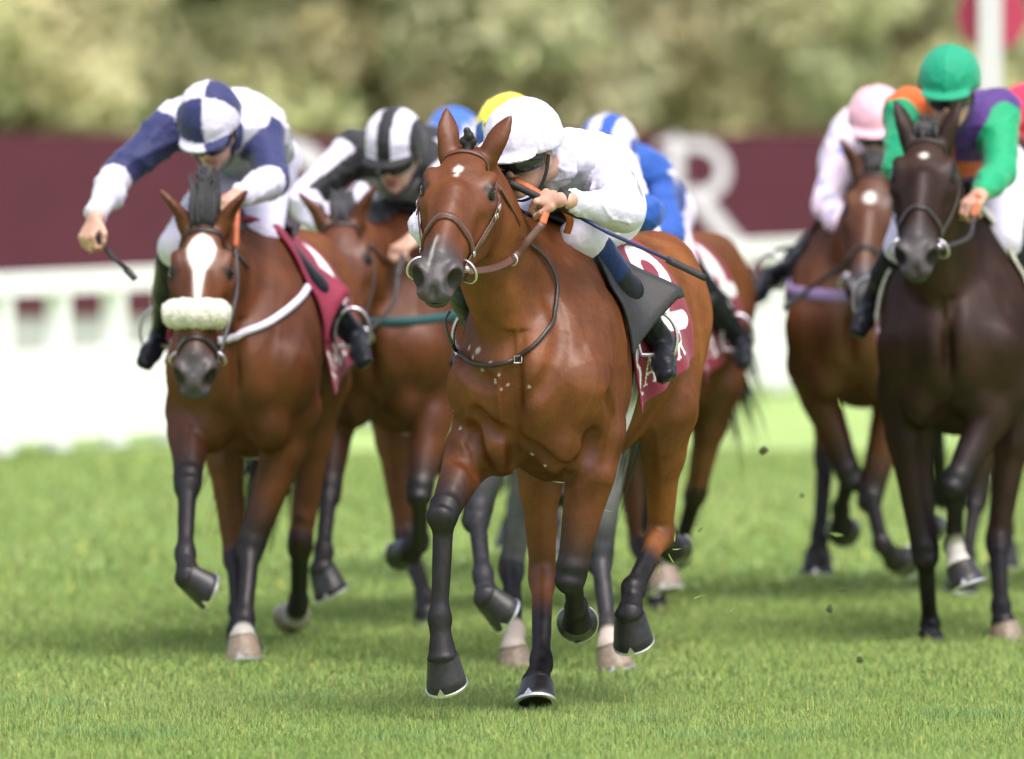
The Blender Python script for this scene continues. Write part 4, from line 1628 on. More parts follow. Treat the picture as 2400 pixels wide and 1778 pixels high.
def blades(n, y0, y1, half0, half1, h0, h1, w, seed):
    r = np.random.default_rng(seed)
    y = y0 + (y1 - y0) * r.random(n)
    half = half0 + (half1 - half0) * (y - y0) / (y1 - y0)
    x = (r.random(n) * 2 - 1) * half
    clump = .5 + .5 * np.sin(x * 7.1 + 3 * np.sin(y * 1.7)) * np.sin(y * 2.9 + 2 * np.sin(x * 2.3))
    h = (h0 + (h1 - h0) * r.random(n)) * (.75 + .5 * clump)
    a = r.random(n) * 2 * np.pi
    lean = r.normal(0, .42, n)
    la = r.random(n) * 2 * np.pi
    z = ground_z(x, y) - .004
    ww = w * (.6 + .8 * r.random(n))
    dx, dy = np.cos(a) * ww / 2, np.sin(a) * ww / 2
    p0 = np.stack([x - dx, y - dy, z], 1)
    p1 = np.stack([x + dx, y + dy, z], 1)
    mx, my = x + np.cos(la) * lean * h * .35, y + np.sin(la) * lean * h * .35
    p2 = np.stack([mx + dx * .8, my + dy * .8, z + h * .62], 1)
    p3 = np.stack([mx - dx * .8, my - dy * .8, z + h * .62], 1)
    tx, ty = x + np.cos(la) * lean * h, y + np.sin(la) * lean * h
    p4 = np.stack([tx, ty, z + h * (1 - .18 * np.abs(lean))], 1)
    V = np.stack([p0, p1, p2, p3, p4], 1).reshape(-1, 3)
    b = np.arange(n) * 5
    Fq = np.stack([b, b + 1, b + 2, b + 3], 1)
    Ft = np.stack([b + 3, b + 2, b + 4], 1)
    g = .72 + .5 * r.random(n)
    warm = .88 + .28 * r.random(n)
    dry = r.random(n) < .02
    t = np.stack([g * warm, g, g * (.8 + .4 * r.random(n))], 1)
    t[dry] = t[dry] * np.array([1.9, 1.35, 1.3])
    return V, Fq, Ft, np.repeat(t, 5, 0)


def tuft(px_, py_, rad, n):
    d = (CAMH + .035) * F / (py_ - HORIZON)
    c = P(px_, py_, d)
    V, Fq, Ft, T = blades(n, -1, 1, 1, 1, .035, .06, .0045, px_)
    V = V.reshape(-1, 5, 3)
    r = np.random.default_rng(px_)
    a, q = r.random(n) * 6.28, rad * np.sqrt(r.random(n))
    b0 = V[:, :2].mean(1)
    V = V - b0[:, None, :] + np.stack([c[0] + q * np.cos(a) * 1.5, c[1] + q * np.sin(a), np.full(n, -.04)], 1)[:, None, :]
    return V.reshape(-1, 3), Fq, Ft, T * np.array([.8, .95, 1.1])


def blade_obj(name, parts):
    V = np.vstack([p[0] for p in parts])
    off = np.cumsum([0] + [len(p[0]) for p in parts[:-1]])
    Fq = np.vstack([p[1] + o for p, o in zip(parts, off)])
    Ft = np.vstack([p[2] + o for p, o in zip(parts, off)])
    T = np.vstack([p[3] for p in parts])
    me = bpy.data.meshes.new(name)
    me.vertices.add(len(V))
    me.vertices.foreach_set('co', V.astype(np.float32).ravel())
    me.loops.add(Fq.size + Ft.size)
    me.loops.foreach_set('vertex_index', np.r_[Fq.ravel(), Ft.ravel()].astype(np.int32))
    me.polygons.add(len(Fq) + len(Ft))
    me.polygons.foreach_set('loop_start', np.r_[np.arange(len(Fq)) * 4, Fq.size + np.arange(len(Ft)) * 3].astype(np.int32))
    me.polygons.foreach_set('loop_total', np.r_[np.full(len(Fq), 4), np.full(len(Ft), 3)].astype(np.int32))
    at = me.attributes.new('tint', 'FLOAT_COLOR', 'POINT')
    at.data.foreach_set('color', np.c_[T, np.ones(len(T))].astype(np.float32).ravel())
    me.update(calc_edges=True)
    me.materials.append(turf_mat('grass_blades', True))
    o = bpy.data.objects.new(name, me)
    COL.objects.link(o)
    return o


go = blade_obj('grass', [blades(190000, 33.0, 38.2, 3.1, 3.4, .022, .044, .0042, 1), blades(125000, 38.2, 45, 3.4, 4.0, .025, .05, .0065, 2), blades(80000, 45, 62, 4.0, 5.5, .03, .05, .014, 3)] + [tuft(*a) for a in ((270, 1735, .16, 500), (1740, 1740, .2, 450), (2300, 1690, .14, 260), (700, 1650, .1, 160), (1500, 1700, .1, 160), (950, 1745, .12, 200), (100, 1660, .12, 200), (1980, 1640, .1, 150))])
tag(go, 'short bright green grass blades of the racecourse turf', 'grass', kind='stuff')

# white rail fence running obliquely behind the field
WHITE_PAINT = simple('white_painted_wood', (.8, .8, .82), .5, .04, 8)
fa, fu = np.array([-2.68, 60.8]), nrm(np.array([4.28, 11.7]))
fn = np.array([fu[1], -fu[0]])
Rf = np.array([[fu[0], -fu[1], 0], [fu[1], fu[0], 0], [0, 0, 1]])
fence = thing('rail_fence', 'white running rail with posts and boarded lower half behind the field', 'fence', (fa[0], fa[1], 0))
PITCHF = .79
for i in range(-10, 36):
    p = fa + fu * i * PITCHF
    v, f = box_geo((p[0], p[1], .42), (.12, .1, .84), Rf)
    faces_mesh('post', v, f, WHITE_PAINT, fence)
    m = fa + fu * (i + .5) * PITCHF
    v, f = box_geo((m[0], m[1], .29), (PITCHF - .125, .03, .48), Rf)
    faces_mesh('board', v, f, WHITE_PAINT, fence)
for i in range(-5, 18):
    m = fa + fu * (i * 2 + 1) * PITCHF
    v, f = box_geo((m[0], m[1], .88), (PITCHF * 2 - .004, .12, .12), Rf)
    faces_mesh('top_rail', v, f, WHITE_PAINT, fence)

# maroon hoarding with the large pale word
HO = thing('hoarding', 'long maroon hoarding with the word QATAR in large pale letters', 'banner', (0, 80, 0))
HY = lambda x: 80 + .06 * x
GREY_PAINT = simple('grey_base_paint', (.36, .37, .37), .6, .05, 3)
MB = simple('maroon_hoarding', (.072, .008, .022), .8, .06, 2)
for i in range(-5, 6):
    x = i * 2.4
    v, f = box_geo((x, HY(x), .93), (2.396, .05, 1.26), rz(math.atan(.06)))
    faces_mesh('panel', v, f, MB, HO)
    v, f = box_geo((x, HY(x) + .01, .15), (2.396, .04, .29), rz(math.atan(.06)))
    faces_mesh('base_board', v, f, GREY_PAINT, HO)
LM = simple('pale_lettering', (.62, .58, .66), .6, .05, 3)
for ch, cx, wpx in (('Q', 662, 270), ('A', 905, 240), ('T', 1150, 215), ('A', 1400, 240), ('R', 1650, 235)):
    d = 80.0
    ctr = (cx - 1200) / F * d
    wid = wpx / F * d
    hh, z0 = .75, .755
    nu = 110
    u, v_ = np.meshgrid(np.linspace(-.1, 1.1, nu), np.linspace(-.25, 1.1, nu))
    D = glyph_d(ch, u, v_)
    ins = (D[:-1, :-1] < 0) & (D[1:, 1:] < .01)
    X = ctr + (u - GLYPH[ch][0] / 2) * wid / GLYPH[ch][0]
    Y = HY(X) - .03
    Z = z0 + v_ * hh
    q = np.arange(nu * nu).reshape(nu, nu)
    fq = np.stack([q[:-1, :-1], q[:-1, 1:], q[1:, 1:], q[1:, :-1]], -1)[ins]
    used, inv = np.unique(fq, return_inverse=True)
    mesh_np('letter', np.stack([X, Y, Z], -1).reshape(-1, 3)[used], inv.reshape(-1, 4), LM, HO, smooth=False)

# winning post with its red disc
WP = thing('winning_post', 'white post carrying a red disc near the top right corner', 'post', P(2290, 900, 57) * np.array([1, 1, 0]))
wx, wy_ = P(2320, 100, 57)[0], 57.0
v, f = box_geo((wx, wy_, 1.6), (.115, .115, 3.2))
faces_mesh('pole', v, f, simple('grey_white_post_paint', (.55, .53, .57), .5, .05, 5), WP)
RD = simple('red_disc_paint', (.4, .035, .085), .5, .05, 6)
ctr = np.array([P(2324, 38, 57.2)[0], 57.12, P(2324, 38, 57.2)[2]])
ang = np.linspace(0, 2 * np.pi, 40, endpoint=False)
V = [ctr + np.array([.17 * math.cos(a), y, .17 * math.sin(a)]) for y in (-.012, .012) for a in ang]
Fd = [tuple(range(40)), tuple(reversed(range(40, 80)))] + [(k, 40 + k, 40 + (k + 1) % 40, (k + 1) % 40) for k in range(40)]
faces_mesh('disc', V, Fd, RD, WP)


# trees and tall shrubs behind the course
def leaf_mat(name, a, b_):
    m, nt, b = mat_new(name)
    c = ramp(nt, noise(nt, 1.1, 4, .6), [(.25, a), (.75, b_)])
    c = mix(nt, .5, c, attr(nt, 'tint', True), 'MULTIPLY')
    nt.links.new(c, b.inputs['Base Color'])
    b.inputs['Roughness'].default_value = .55
    ge = nt.nodes.new('ShaderNodeNewGeometry')
    vm = nt.nodes.new('ShaderNodeVectorMath')
    vm.operation = 'MULTIPLY_ADD'
    vm.inputs[1].default_value = (.6, .6, .6)
    vm.inputs[2].default_value = (0, 0, .6)
    nn = nt.nodes.new('ShaderNodeVectorMath')
    nn.operation = 'NORMALIZE'
    nt.links.new(ge.outputs['Normal'], vm.inputs[0])
    nt.links.new(vm.outputs[0], nn.inputs[0])
    nt.links.new(nn.outputs[0], b.inputs['Normal'])
    tr = nt.nodes.new('ShaderNodeBsdfTranslucent')
    nt.links.new(c, tr.inputs['Color'])
    ms = nt.nodes.new('ShaderNodeMixShader')
    ms.inputs[0].default_value = .45
    nt.links.new(b.outputs[0], ms.inputs[1])
    nt.links.new(tr.outputs[0], ms.inputs[2])
    nt.links.new(ms.outputs[0], nt.nodes['Material Output'].inputs['Surface'])
    return m


BARK = simple('bark', (.09, .065, .045), .9, .3, 12, bmp=.6, bscale=20, bdist=.02)
LEAF = [leaf_mat('olive_leaves', (.6, .6, .32), (.78, .76, .46)), leaf_mat('green_leaves', (.49, .57, .26), (.68, .73, .36)),
        leaf_mat('khaki_leaves', (.63, .6, .37), (.8, .76, .5)), leaf_mat('dark_leaves', (.52, .52, .29), (.68, .66, .39))]


def make_tree(x, y, w, hgt, kind, label, seed):
    r = np.random.default_rng(seed)
    t = thing('tree', label, 'tree', (x, y, 0), 'trees behind the hoarding')
    tv, tf, off = [], [], 0
    pts = [np.array([x, y, -.1]), np.array([x + r.normal(0, .1), y, hgt * .3]), np.array([x + r.normal(0, .25), y, hgt * .75])]
    limbs = [(pts, [.16, .12, .04])]
    for i in range(7):
        b = pts[0] * .6 + pts[1] * .4 if i < 3 else pts[1]
        a = r.random() * 6.28
        e = b + np.array([math.cos(a) * w * .4, math.sin(a) * w * .4, hgt * (.15 + .25 * r.random())])
        limbs.append(([b, b * .5 + e * .5 + (0, 0, .15), e], [.06, .045, .015]))
    for p, rad in limbs:
        rows = catmull(np.column_stack([np.array(p), rad]), 8)
        v, f = tube_geo(rows[:, :3], rows[:, 3], 8)
        tv.append(v)
        tf += [tuple(k + off for k in q) for q in f]
        off += len(v)
    faces_mesh('trunk', np.vstack(tv), tf, BARK, t, True)
    nc = 46
    C = r.normal(size=(nc, 3))
    C /= np.linalg.norm(C, axis=1)[:, None]
    C *= (.35 + .6 * r.random(nc))[:, None] ** .6
    C = C * np.array([w / 2, w / 2 * .9, hgt * .5]) + np.array([x, y, hgt * .5 + .15])
    C[:, 2] = np.maximum(C[:, 2], .3)
    n = 9500
    k = r.integers(0, nc, n)
    d = r.normal(size=(n, 3))
    d /= np.linalg.norm(d, axis=1)[:, None]
    rad = (.38 + .4 * r.random(nc))[k] * r.random(n) ** .35
    c = C[k] + d * rad[:, None] * np.array([1, 1, .8])
    c[:, 2] = np.maximum(c[:, 2], .05)
    a = nrm_rows(r.normal(size=(n, 3)) + d * .6)
    b = nrm_rows(np.cross(a, r.normal(size=(n, 3))))
    e = np.cross(a, b)
    s = (.06 + .06 * r.random(n))[:, None]
    V = np.stack([c - b * s, c - e * s * .55, c + b * s, c + e * s * .55], 1).reshape(-1, 3)
    tone = (.78 + .5 * r.random(nc))[k] * (.85 + .3 * r.random(n))
    hue = r.normal(0, .08, (nc, 3))[k]
    T = np.clip(tone[:, None] * (1 + hue), .2, 2.2)
    mesh_np('crown', V, np.arange(n * 4).reshape(-1, 4), LEAF[kind], t, dict(tint=np.repeat(T, 4, 0)), smooth=False)


def nrm_rows(a):
    return a / (np.linalg.norm(a, axis=1)[:, None] + 1e-9)


KIND = ['olive leaved tree', 'fresh green tree', 'khaki coloured tree', 'dark leaved tree']
rt = random.Random(5)
spots = [(-6.2, 97, 1), (-4.3, 95, 0), (-2.9, 98, 1), (-1.3, 96, 0), (.3, 95, 2), (1.7, 98, 0), (3.1, 95, 3), (4.6, 97, 3), (6.4, 96, 0)]
names = ['leftmost, behind the left end of the hoarding', 'above the outstretched arm of the navy jockey', 'above the cap of the navy and white jockey', 'between the navy and the striped jockey', 'above the striped cap',
         'above the white cap', 'right of the royal blue jockey', 'above the pink cap', 'rightmost, beside the winning post']
for i, ((x, y, k), nm) in enumerate(zip(spots, names)):
    make_tree(x, y, 2.9, 5.2 + rt.random(), k, KIND[k] + ' ' + nm, 100 + i)
for i, x in enumerate((-7.6, -5.0, -2.2, .6, 3.6, 6.8)):
    k = (0, 1, 0, 1, 2, 1)[i]
    pos = ('first', 'second', 'third', 'fourth', 'fifth', 'last')[i]
    make_tree(x, 99.5, 4.2, 6.4, k, 'tall ' + KIND[k] + ' in the rear row, ' + pos + ' from the left', 200 + i)

# clippings of turf thrown up by the hooves
CL = simple('cut_grass', (.16, .24, .05), .7, .3, 30)
SOIL = simple('turf_clod', (.05, .06, .02), .9, .4, 40)
clip_px = [(1582, 1255, 36.9, 'green'), (1640, 1240, 37.0, 'green'), (1588, 1285, 36.9, 'green'), (1545, 1330, 36.9, 'green'), (1575, 1310, 37.1, 'green'), (1720, 1420, 37.3, 'green'), (1592, 1432, 37.2, 'green'), (1640, 1395, 37.0, 'green'),
           (1968, 945, 38.5, 'green'), (1960, 1250, 39.0, 'green'), (1790, 1055, 40.0, 'dark'), (2015, 1545, 38.6, 'dark'), (1945, 1425, 39.0, 'dark'), (1975, 1380, 39.4, 'dark'), (1880, 1160, 40.5, 'dark'), (1425, 1195, 36.8, 'green'), (1440, 1345, 36.8, 'green')]
rc = random.Random(3)
for i, (x, y, d, k) in enumerate(clip_px):
    c = P(x, y, d)
    grp = 'clippings thrown up behind the leading horse' if k == 'green' else 'clods thrown up between the runners'
    lab = 'thin green grass clipping flying in the air near the hooves' if k == 'green' else 'small dark clod of turf flying in the air'
    if k == 'green':
        a = rc.random() * 6.28
        dv = np.array([math.cos(a), rc.random() - .5, math.sin(a)]) * (.012 + .014 * rc.random())
        side = np.array([-math.sin(a), .2, math.cos(a)]) * .0035
        bend = np.array([0, 0, .006])
        V = [c - dv - side * .4, c - dv + side * .4, c - bend + side, c + bend * .2 - side, c + dv, c - dv * .2 + np.array([0, .003, 0])]
        o = faces_mesh('grass_clipping', V, [(0, 1, 2, 3), (3, 2, 4), (0, 3, 5), (1, 5, 2), (2, 5, 4), (3, 4, 5), (0, 5, 1)], CL, None, False, c)
        tag(o, lab, 'grass clipping', grp)
    else:
        v, f = sphere_geo(c, .0085, 9, 6)
        v = c + (v - c) * (.7 + .8 * np.random.default_rng(i).random(len(v)))[:, None] * np.array([.7 + rc.random(), 1, .5 + rc.random()])
        o = faces_mesh('turf_clod', v, f, SOIL, None, False, c)
        tag(o, lab, 'turf clod', grp)


# ------------------------------------------------------------------ the field: marks and silks
def star_small(hl):
    x, y = hl[:, 0], hl[:, 1]
    w = .011 + .005 * np.sin(x * 150) + .003 * np.sin(y * 400 + x * 90)
    a = np.clip(1.25 - np.hypot((x - .145) / .028, (y + .004) / w), 0, 1)
    b = np.clip(1.2 - np.hypot((x - .50) / .05, (y + .018 + .1 * (x - .5)) / .005), 0, 1)
    return np.clip(a * 2, 0, .8) + np.clip(b * 1.5, 0, .4)


def blaze(hl):
    x, y = hl[:, 0], np.abs(hl[:, 1])
    w = np.interp(x, [.05, .07, .11, .16, .2, .27, .34, .40], [0, .03, .05, .04, .022, .014, .009, 0])
    return np.clip((w - y) / .006 + .5, 0, 1)


def star_at(x0, r):
    return lambda hl: np.clip((1.1 - np.hypot((hl[:, 0] - x0) / (r * 1.3), hl[:, 1] / r)) * 3, 0, .85)


def plain(rgb):
    rgb = np.array(rgb, float)
    return lambda tags, t, V, J: np.tile(rgb, (len(V), 1))


def plain_cap(rgb):
    rgb = np.array(rgb, float)
    return lambda loc, tg: np.tile(rgb, (len(loc), 1))


WH, NAVY, BLK, BLUE = np.array([.62, .585, .73]), np.array([.018, .023, .1]), np.array([.012, .012, .015]), np.array([.012, .075, .36])


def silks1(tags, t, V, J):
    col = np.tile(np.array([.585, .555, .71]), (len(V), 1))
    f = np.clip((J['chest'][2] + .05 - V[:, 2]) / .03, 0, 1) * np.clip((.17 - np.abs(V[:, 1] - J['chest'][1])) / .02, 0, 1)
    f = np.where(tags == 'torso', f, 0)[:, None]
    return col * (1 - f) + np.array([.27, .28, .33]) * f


def silks2(tags, t, V, J):
    col = np.tile(WH, (len(V), 1))
    col[(tags == 'upper') & (t > .12)] = NAVY
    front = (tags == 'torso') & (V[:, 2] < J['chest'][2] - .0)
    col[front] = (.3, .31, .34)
    col[tags == 'collar'] = NAVY
    return col


def cap2(loc, tg):
    s = loc[:, 1] > .012 - .0015 * np.sign(np.sin(loc[:, 2] * 300))
    e = np.arctan2(loc[:, 2] + .02 + .004 * np.sin(loc[:, 1] * 220), loc[:, 0])
    flip = (e > 1.25)
    w = (s ^ flip)
    w = np.where(tg == 'peak', ~s, w)
    return np.where(w[:, None], WH, NAVY)


def stripes_cap(a, b, k, ph=0.0):
    def f(loc, tg):
        w = np.cos(loc[:, 1] * k + ph) > .0
        w &= tg != 'peak'
        w &= loc[:, 2] > -.012
        return np.where(w[:, None], a, b)
    return f


def silks3(tags, t, V, J):
    col = np.tile(BLK, (len(V), 1))
    for e, s in (('er', 'sr'), ('el', 'sl')):
        ax = nrm(J[e] - J[s])
        side = nrm(V3(.3, 0, 1) - ax * (V3(.3, 0, 1) @ ax))
        rel = V - J[s]
        off = rel - np.outer(rel @ ax, ax)
        m = (tags == 'upper') & ((off @ side) > .05) & (np.abs(V[:, 1] - J[s][1]) < .4)
        col[m] = WH
    col[(tags == 'fore') | (tags == 'fore2')] = WH
    col[(tags == 'torso') & (V[:, 2] < J['chest'][2] - .035)] = (.33, .34, .39)
    return col


def silks5(tags, t, V, J):
    col = np.tile(BLUE, (len(V), 1))
    col[(tags == 'upper') & (t < .2)] = WH
    col[tags == 'collar'] = WH
    return col


def cap4(loc, tg):
    a = np.arctan2(loc[:, 1], loc[:, 0])
    e = loc[:, 2] / .12
    w = (e - .38 < .42 * np.abs(((a / .9) % 1) - .5) * 2 - .2)
    return np.where(w[:, None], BLUE * 1.3, np.array([.78, .68, .06]))


def cap9(loc, tg):
    a = np.arctan2(loc[:, 1], loc[:, 0])
    e = loc[:, 2] / .12
    z = np.abs(((a / .8) % 1) - .5) * 2
    w = (np.abs(e - .25 - .35 * z) < .17)
    return np.where(w[:, None], WH, np.array([.04, .13, .5]))


def silks6(tags, t, V, J):
    col = np.tile(np.array([.76, .62, .74]), (len(V), 1))
    u = np.sin(V[:, 1] * 38 + V[:, 0] * 30) * np.sin(V[:, 2] * 42 - V[:, 0] * 12)
    col[u > .62] = (.32, .36, .7)
    return col


def cap7(loc, tg):
    g = np.array([.0, .26, .14])
    col = np.tile(g, (len(loc), 1))
    col[(tg != 'peak') & (loc[:, 2] < -.012)] = g * .25
    return col


def silks7(tags, t, V, J):
    col = np.tile(np.array([.0, .3, .13]), (len(V), 1))
    m = (tags == 'torso') | (tags == 'collar')
    q = (V[:, 1] > J['chest'][1]) ^ (V[:, 0] > J['chest'][0] - .02) ^ (V[:, 2] < J['chest'][2] - .09)
    col[m & ~q] = (.06, .018, .16)
    col[m & q] = (.6, .1, .01)
    return col


def silks8(tags, t, V, J):
    col = np.tile(np.array([.12, .14, .3]), (len(V), 1))
    col[tags == 'upper'] = (.6, .14, .02)
    return col


def leg_or(fr, root, rows, lens, toe):
    return leg_px(fr, root, rows, lens, toe)


# ------------------------------------------------------------------ the leading horse and its rider
fr1 = Frame(1238, 36.6, 14, .0)
E_rf, E_lf = V3(-.13, -.185, .885), V3(-.15, .19, .89)
h1 = dict(fr=fr1, seed=1, voxel=.0068, coat=M['bay'], label='leading bay horse with a small white star and brown leather bridle', hs=1.05, wy=1.06,
          poll=fr1.px(1096, 350, .33), nose=fr1.px(1024, 582, .8), head_up=(.6, .12, 1), neck_bend=-.03,
          ears=[(-1, (-.75, .16, .7), (-.8, .5, -.3), .15), (1, (-.55, .46, .8), (-.75, .5, -.3), .15)], flare=1.2, mark=star_small,
          fore=[leg_px(fr1, E_rf, [(1040, 1200, False), (1030, 1450, False), (1038, 1540, False)], FL, (1, -.05, -.55)),
                leg_px(fr1, E_lf, [(1340, 1340, False), (1350, 1428, True), (1352, 1452, True)], FL, (-.25, 0, -1))],
          hind=[leg_px(fr1, (-.82, -.17, .86), [(1272, 1338, True), (1268, 1548, False), (1258, 1598, False)], HL, (1, -.12, .5)),
                leg_px(fr1, (-1.02, .2, .93), [(1548, 1245, True), (1484, 1385, False), (1476, 1442, False)], HL, (1, .1, -.62))],
          relief=.013, hind_pt=.25, tail=(-.35, -.22, -.45),
          folds=[([(1188, 880), (1196, 960), (1206, 1020), (1206, 1080), (1206, 1140)], .02, .012), ([(1206, 1022), (1175, 1012), (1140, 990), (1118, 965)], .02, .009),
                 ([(1112, 1000), (1116, 1070), (1150, 1125)], .02, .01), ([(1210, 1028), (1255, 1052), (1300, 1092), (1340, 1104)], .02, .012), ([(1322, 1116), (1352, 1088), (1380, 1045), (1388, 1015)], .024, .009),
                 ([(1032, 1030), (1062, 1058), (1098, 1078), (1122, 1112)], .024, .01), ([(1428, 930), (1440, 1000), (1422, 1080)], .022, .008), ([(1272, 660), (1312, 770), (1296, 860), (1250, 930)], .03, .006),
                 ([(1075, 790), (1092, 860), (1150, 900)], .03, .006)],
          flecks=[(1098, 815, 0.0088), (1120, 822, 0.0110), (1108, 838, 0.0066), (1148, 852, 0.0066), (1130, 868, 0.0055), (1170, 880, 0.0055), (1160, 893, 0.0066), (1190, 900, 0.0050), (1176, 912, 0.0044), (1240, 905, 0.0055), (1080, 1002, 0.0055), (1062, 962, 0.0044), (1248, 1062, 0.0055), (1205, 1100, 0.0044), (1278, 1090, 0.0044)], fl_n=0, mane_n=90, mane_dir=(-.1, -.1, .0))
make_horse(h1)
# plaited topknot between the ears
kn = [(0, 0, 0, .02), (-.004, .012, .012, .016), (.0, -.012, .014, .016), (-.006, .002, .03, .017), (-.01, -.004, .045, .013), (.012, .0, -.006, .014), (.024, .004, -.012, .012)]
Sk = SDF()
for x, y, z, q in kn:
    Sk.ell(h1['hp'](x - .012, y, z + .006), q * .95, None, .004)
Sk.build(.005)
v_, q_ = Sk.mesh(1)
mesh_np('forelock', fr1.W(v_), q_, M['hair'], h1['root'])

px = fr1.px
sl, sr = px(1408, 385, -.27), px(1165, 385, -.25)
el = fr1.reach(sl, 1468, 500, .29, False)
wl = fr1.reach(el, 1322, 470, .27, False)
er = fr1.reach(sr, 1012, 530, .3, False)
wr = fr1.reach(er, 1120, 540, .27, False)
j1 = dict(label='jockey in plain white silks and white cap crouched over the leading bay', voxel=.0065, crease=.046, silks=silks1, cap=plain_cap((.6, .57, .71)), face=(-13, 16, 0), hz=1.07,
          J=dict(head=px(1228, 362, -.02), neck=px(1312, 372, -.17), chest=px(1345, 405, -.36), waist=px(1372, 440, -.56), pelvis=px(1395, 480, -.74),
                 sl=sl, sr=sr, el=el, wl=wl, er=er, wr=wr, hl=px(1425, 500, -.7), hr=px(1340, 500, -.7), kl=px(1364, 560, -.26), kr=px(1075, 590, -.28),
                 al=V3(-.56, .285, 1.17), tl=V3(-.43, .32, 1.1), ar=V3(-.56, -.3, 1.17), tr=V3(-.43, -.32, 1.1)),
          hand_l=dict(fwd=px(1248, 462, .1) - wl, back=V3(.55, .1, .8), side=-1), boot_top=(.008, .02, .075))
make_rider(h1, j1)
tube('wrist_band', fr1.W([wl - nrm(wl - el) * .012, wl + nrm(wl - el) * .016]), [.0335, .0325], M['black'], j1['root'], 20)


def rein1(q):
    m = hit(h1, 1195, 606, .01)[0]
    a = px(1272, 524, .2)
    return [([q, q * .45 + m * .55 + V3(0, .0, -.012), m, m * .5 + a * .5, a], M['leather'], .026, 'rein'),
            ([a, px(1280, 492, .16), px(1268, 462, .12), px(1240, 440, .12), px(1205, 425, .1)], M['rubber'], .024, 'rein_grip'),
            ([px(1240, 440, .1), px(1290, 470, .06), px(1325, 495, .02), px(1336, 520, .0), px(1328, 548, -.02)], M['rubber'], .024, 'rein_grip')]


def martingale1(B):
    q, g = hit(h1, 1194, 608, .012)
    tube('rein_ring', fr1.W([q + .017 * (math.cos(a) * V3(.3, .95, 0) + math.sin(a) * V3(0, 0, 1)) for a in np.linspace(0, 6.28, 16, endpoint=False)]), .0035, M['chrome'], B, 6, True)


make_bridle(h1, dict(label='brown leather bridle with steel ring bit on the leading bay', mat=M['leather'], double=True, nose_x=.37, ring=.039, rein_l=rein1, extra=martingale1, hands=dict(r=j1['Jt']['wr'] + V3(.06, 0, -.02), l=wl + V3(.07, 0, -.02))))
make_saddle(h1, dict(J=j1['Jt'], num='2', cloth_label='maroon saddle cloth with a large white 2 on the leading bay', saddle_label='small black racing saddle under the jockey in white', cloth_n=(150, 330), flare=.15))
make_whip(fr1, 'whip with a blue shaft held by the jockey in white', px(1195, 430, .14), px(1655, 652, .02), mat=simple('blue_whip_shaft', (.02, .03, .12), .35))
bs = thing('neck_strap', 'thin dark leather strap hanging round the neck of the leading bay', 'neck strap', fr1.W((.1, 0, 1.1)))
pth = catmull([(1222, 560), (1275, 610), (1302, 668), (1302, 720), (1286, 768), (1245, 818), (1200, 845), (1155, 857), (1110, 850), (1078, 830), (1058, 790), (1052, 752), (1062, 728)], 60)
pp = [hit(h1, x, y, .01) for x, y in pth]
strap('loop', fr1.W(np.array([q for q, _ in pp])), np.array([g for _, g in pp]) @ fr1.R.T, .014, .006, M['leather_dark'], bs)
q, g = hit(h1, 1218, 842, .013)
tube('buckle', fr1.W([q + V3(0, -.012, -.012), q + V3(0, .012, -.01), q + V3(0, .012, .012), q + V3(0, -.012, .01)]), .0025, M['chrome'], bs, 6, True)


# ------------------------------------------------------------------ the other runners
def field(fr, c, r, b, sd_, rein_hands=True):
    c['fr'] = fr
    c.setdefault('voxel', .0115)
    c.setdefault('ears', EARS_UP)
    make_horse(c)
    if r:
        r.setdefault('voxel', .0095)
        make_rider(c, r)
        J = r['Jt']
        b.setdefault('hands', dict(r=J['wr'] + nrm(J['wr'] - J['er']) * .07, l=J['wl'] + nrm(J['wl'] - J['el']) * .07))
        make_bridle(c, b)
        sd_['J'] = J
        sd_.setdefault('cloth_n', (60, 130))
        make_saddle(c, sd_)
    return c


def elbow(s, dz, x=-.14):
    return V3(x, s * .185, .89 - dz)


# bay with a white blaze and sheepskin noseband
fr2 = Frame(562, 40.3, 4.5, .05)
px = fr2.px
sl, sr = px(612, 305, -.28), px(418, 290, -.28)
er = fr2.reach(sr, 275, 412, .31, False)
wr = fr2.reach(er, 224, 512, .27, False)
el = fr2.reach(sl, 640, 425, .3, False)
wl = fr2.reach(el, 552, 462, .27, False)
h2 = dict(seed=2, coat=M['bay_b'], label='bay horse with a broad white blaze and fluffy sheepskin noseband', hs=1.04, wy=1.0, mark=blaze,
          poll=px(478, 525, .36), nose=px(455, 800, .66), head_up=(.6, 0, 1), neck_bend=-.03, voxel=.0095,
          ears=[(-1, (-.5, .62, .75), (.3, .8, .1), .17), (1, (-.5, .62, .75), (.3, .8, .1), .17)],
          fore=[leg_px(fr2, elbow(-1, .05), [(440, 1128, False), (434, 1296, False), (442, 1352, False)], FL, (1, 0, -.8)),
                leg_px(fr2, elbow(1, .05), [(588, 1278, False), (573, 1452, False), (569, 1496, False)], FL, (1, -.1, .2))],
          hind=[leg_px(fr2, (-.8, -.16, .86), [(552, 1300, True), (560, 1430, False), (562, 1478, False)], HL, (1, 0, -.2)),
                leg_px(fr2, (-.98, .19, .92), [(704, 1268, True), (700, 1408, True), (692, 1440, True)], HL, (-.3, 0, -1))],
          socks={'lf': .07, 'lh': .07}, pale_hoof=(1, 3), fl_n=60, fl_dir=(-.16, .0, .1), mane_mat=M['hair_grey'], tail=(-.2, -.12, -.75))
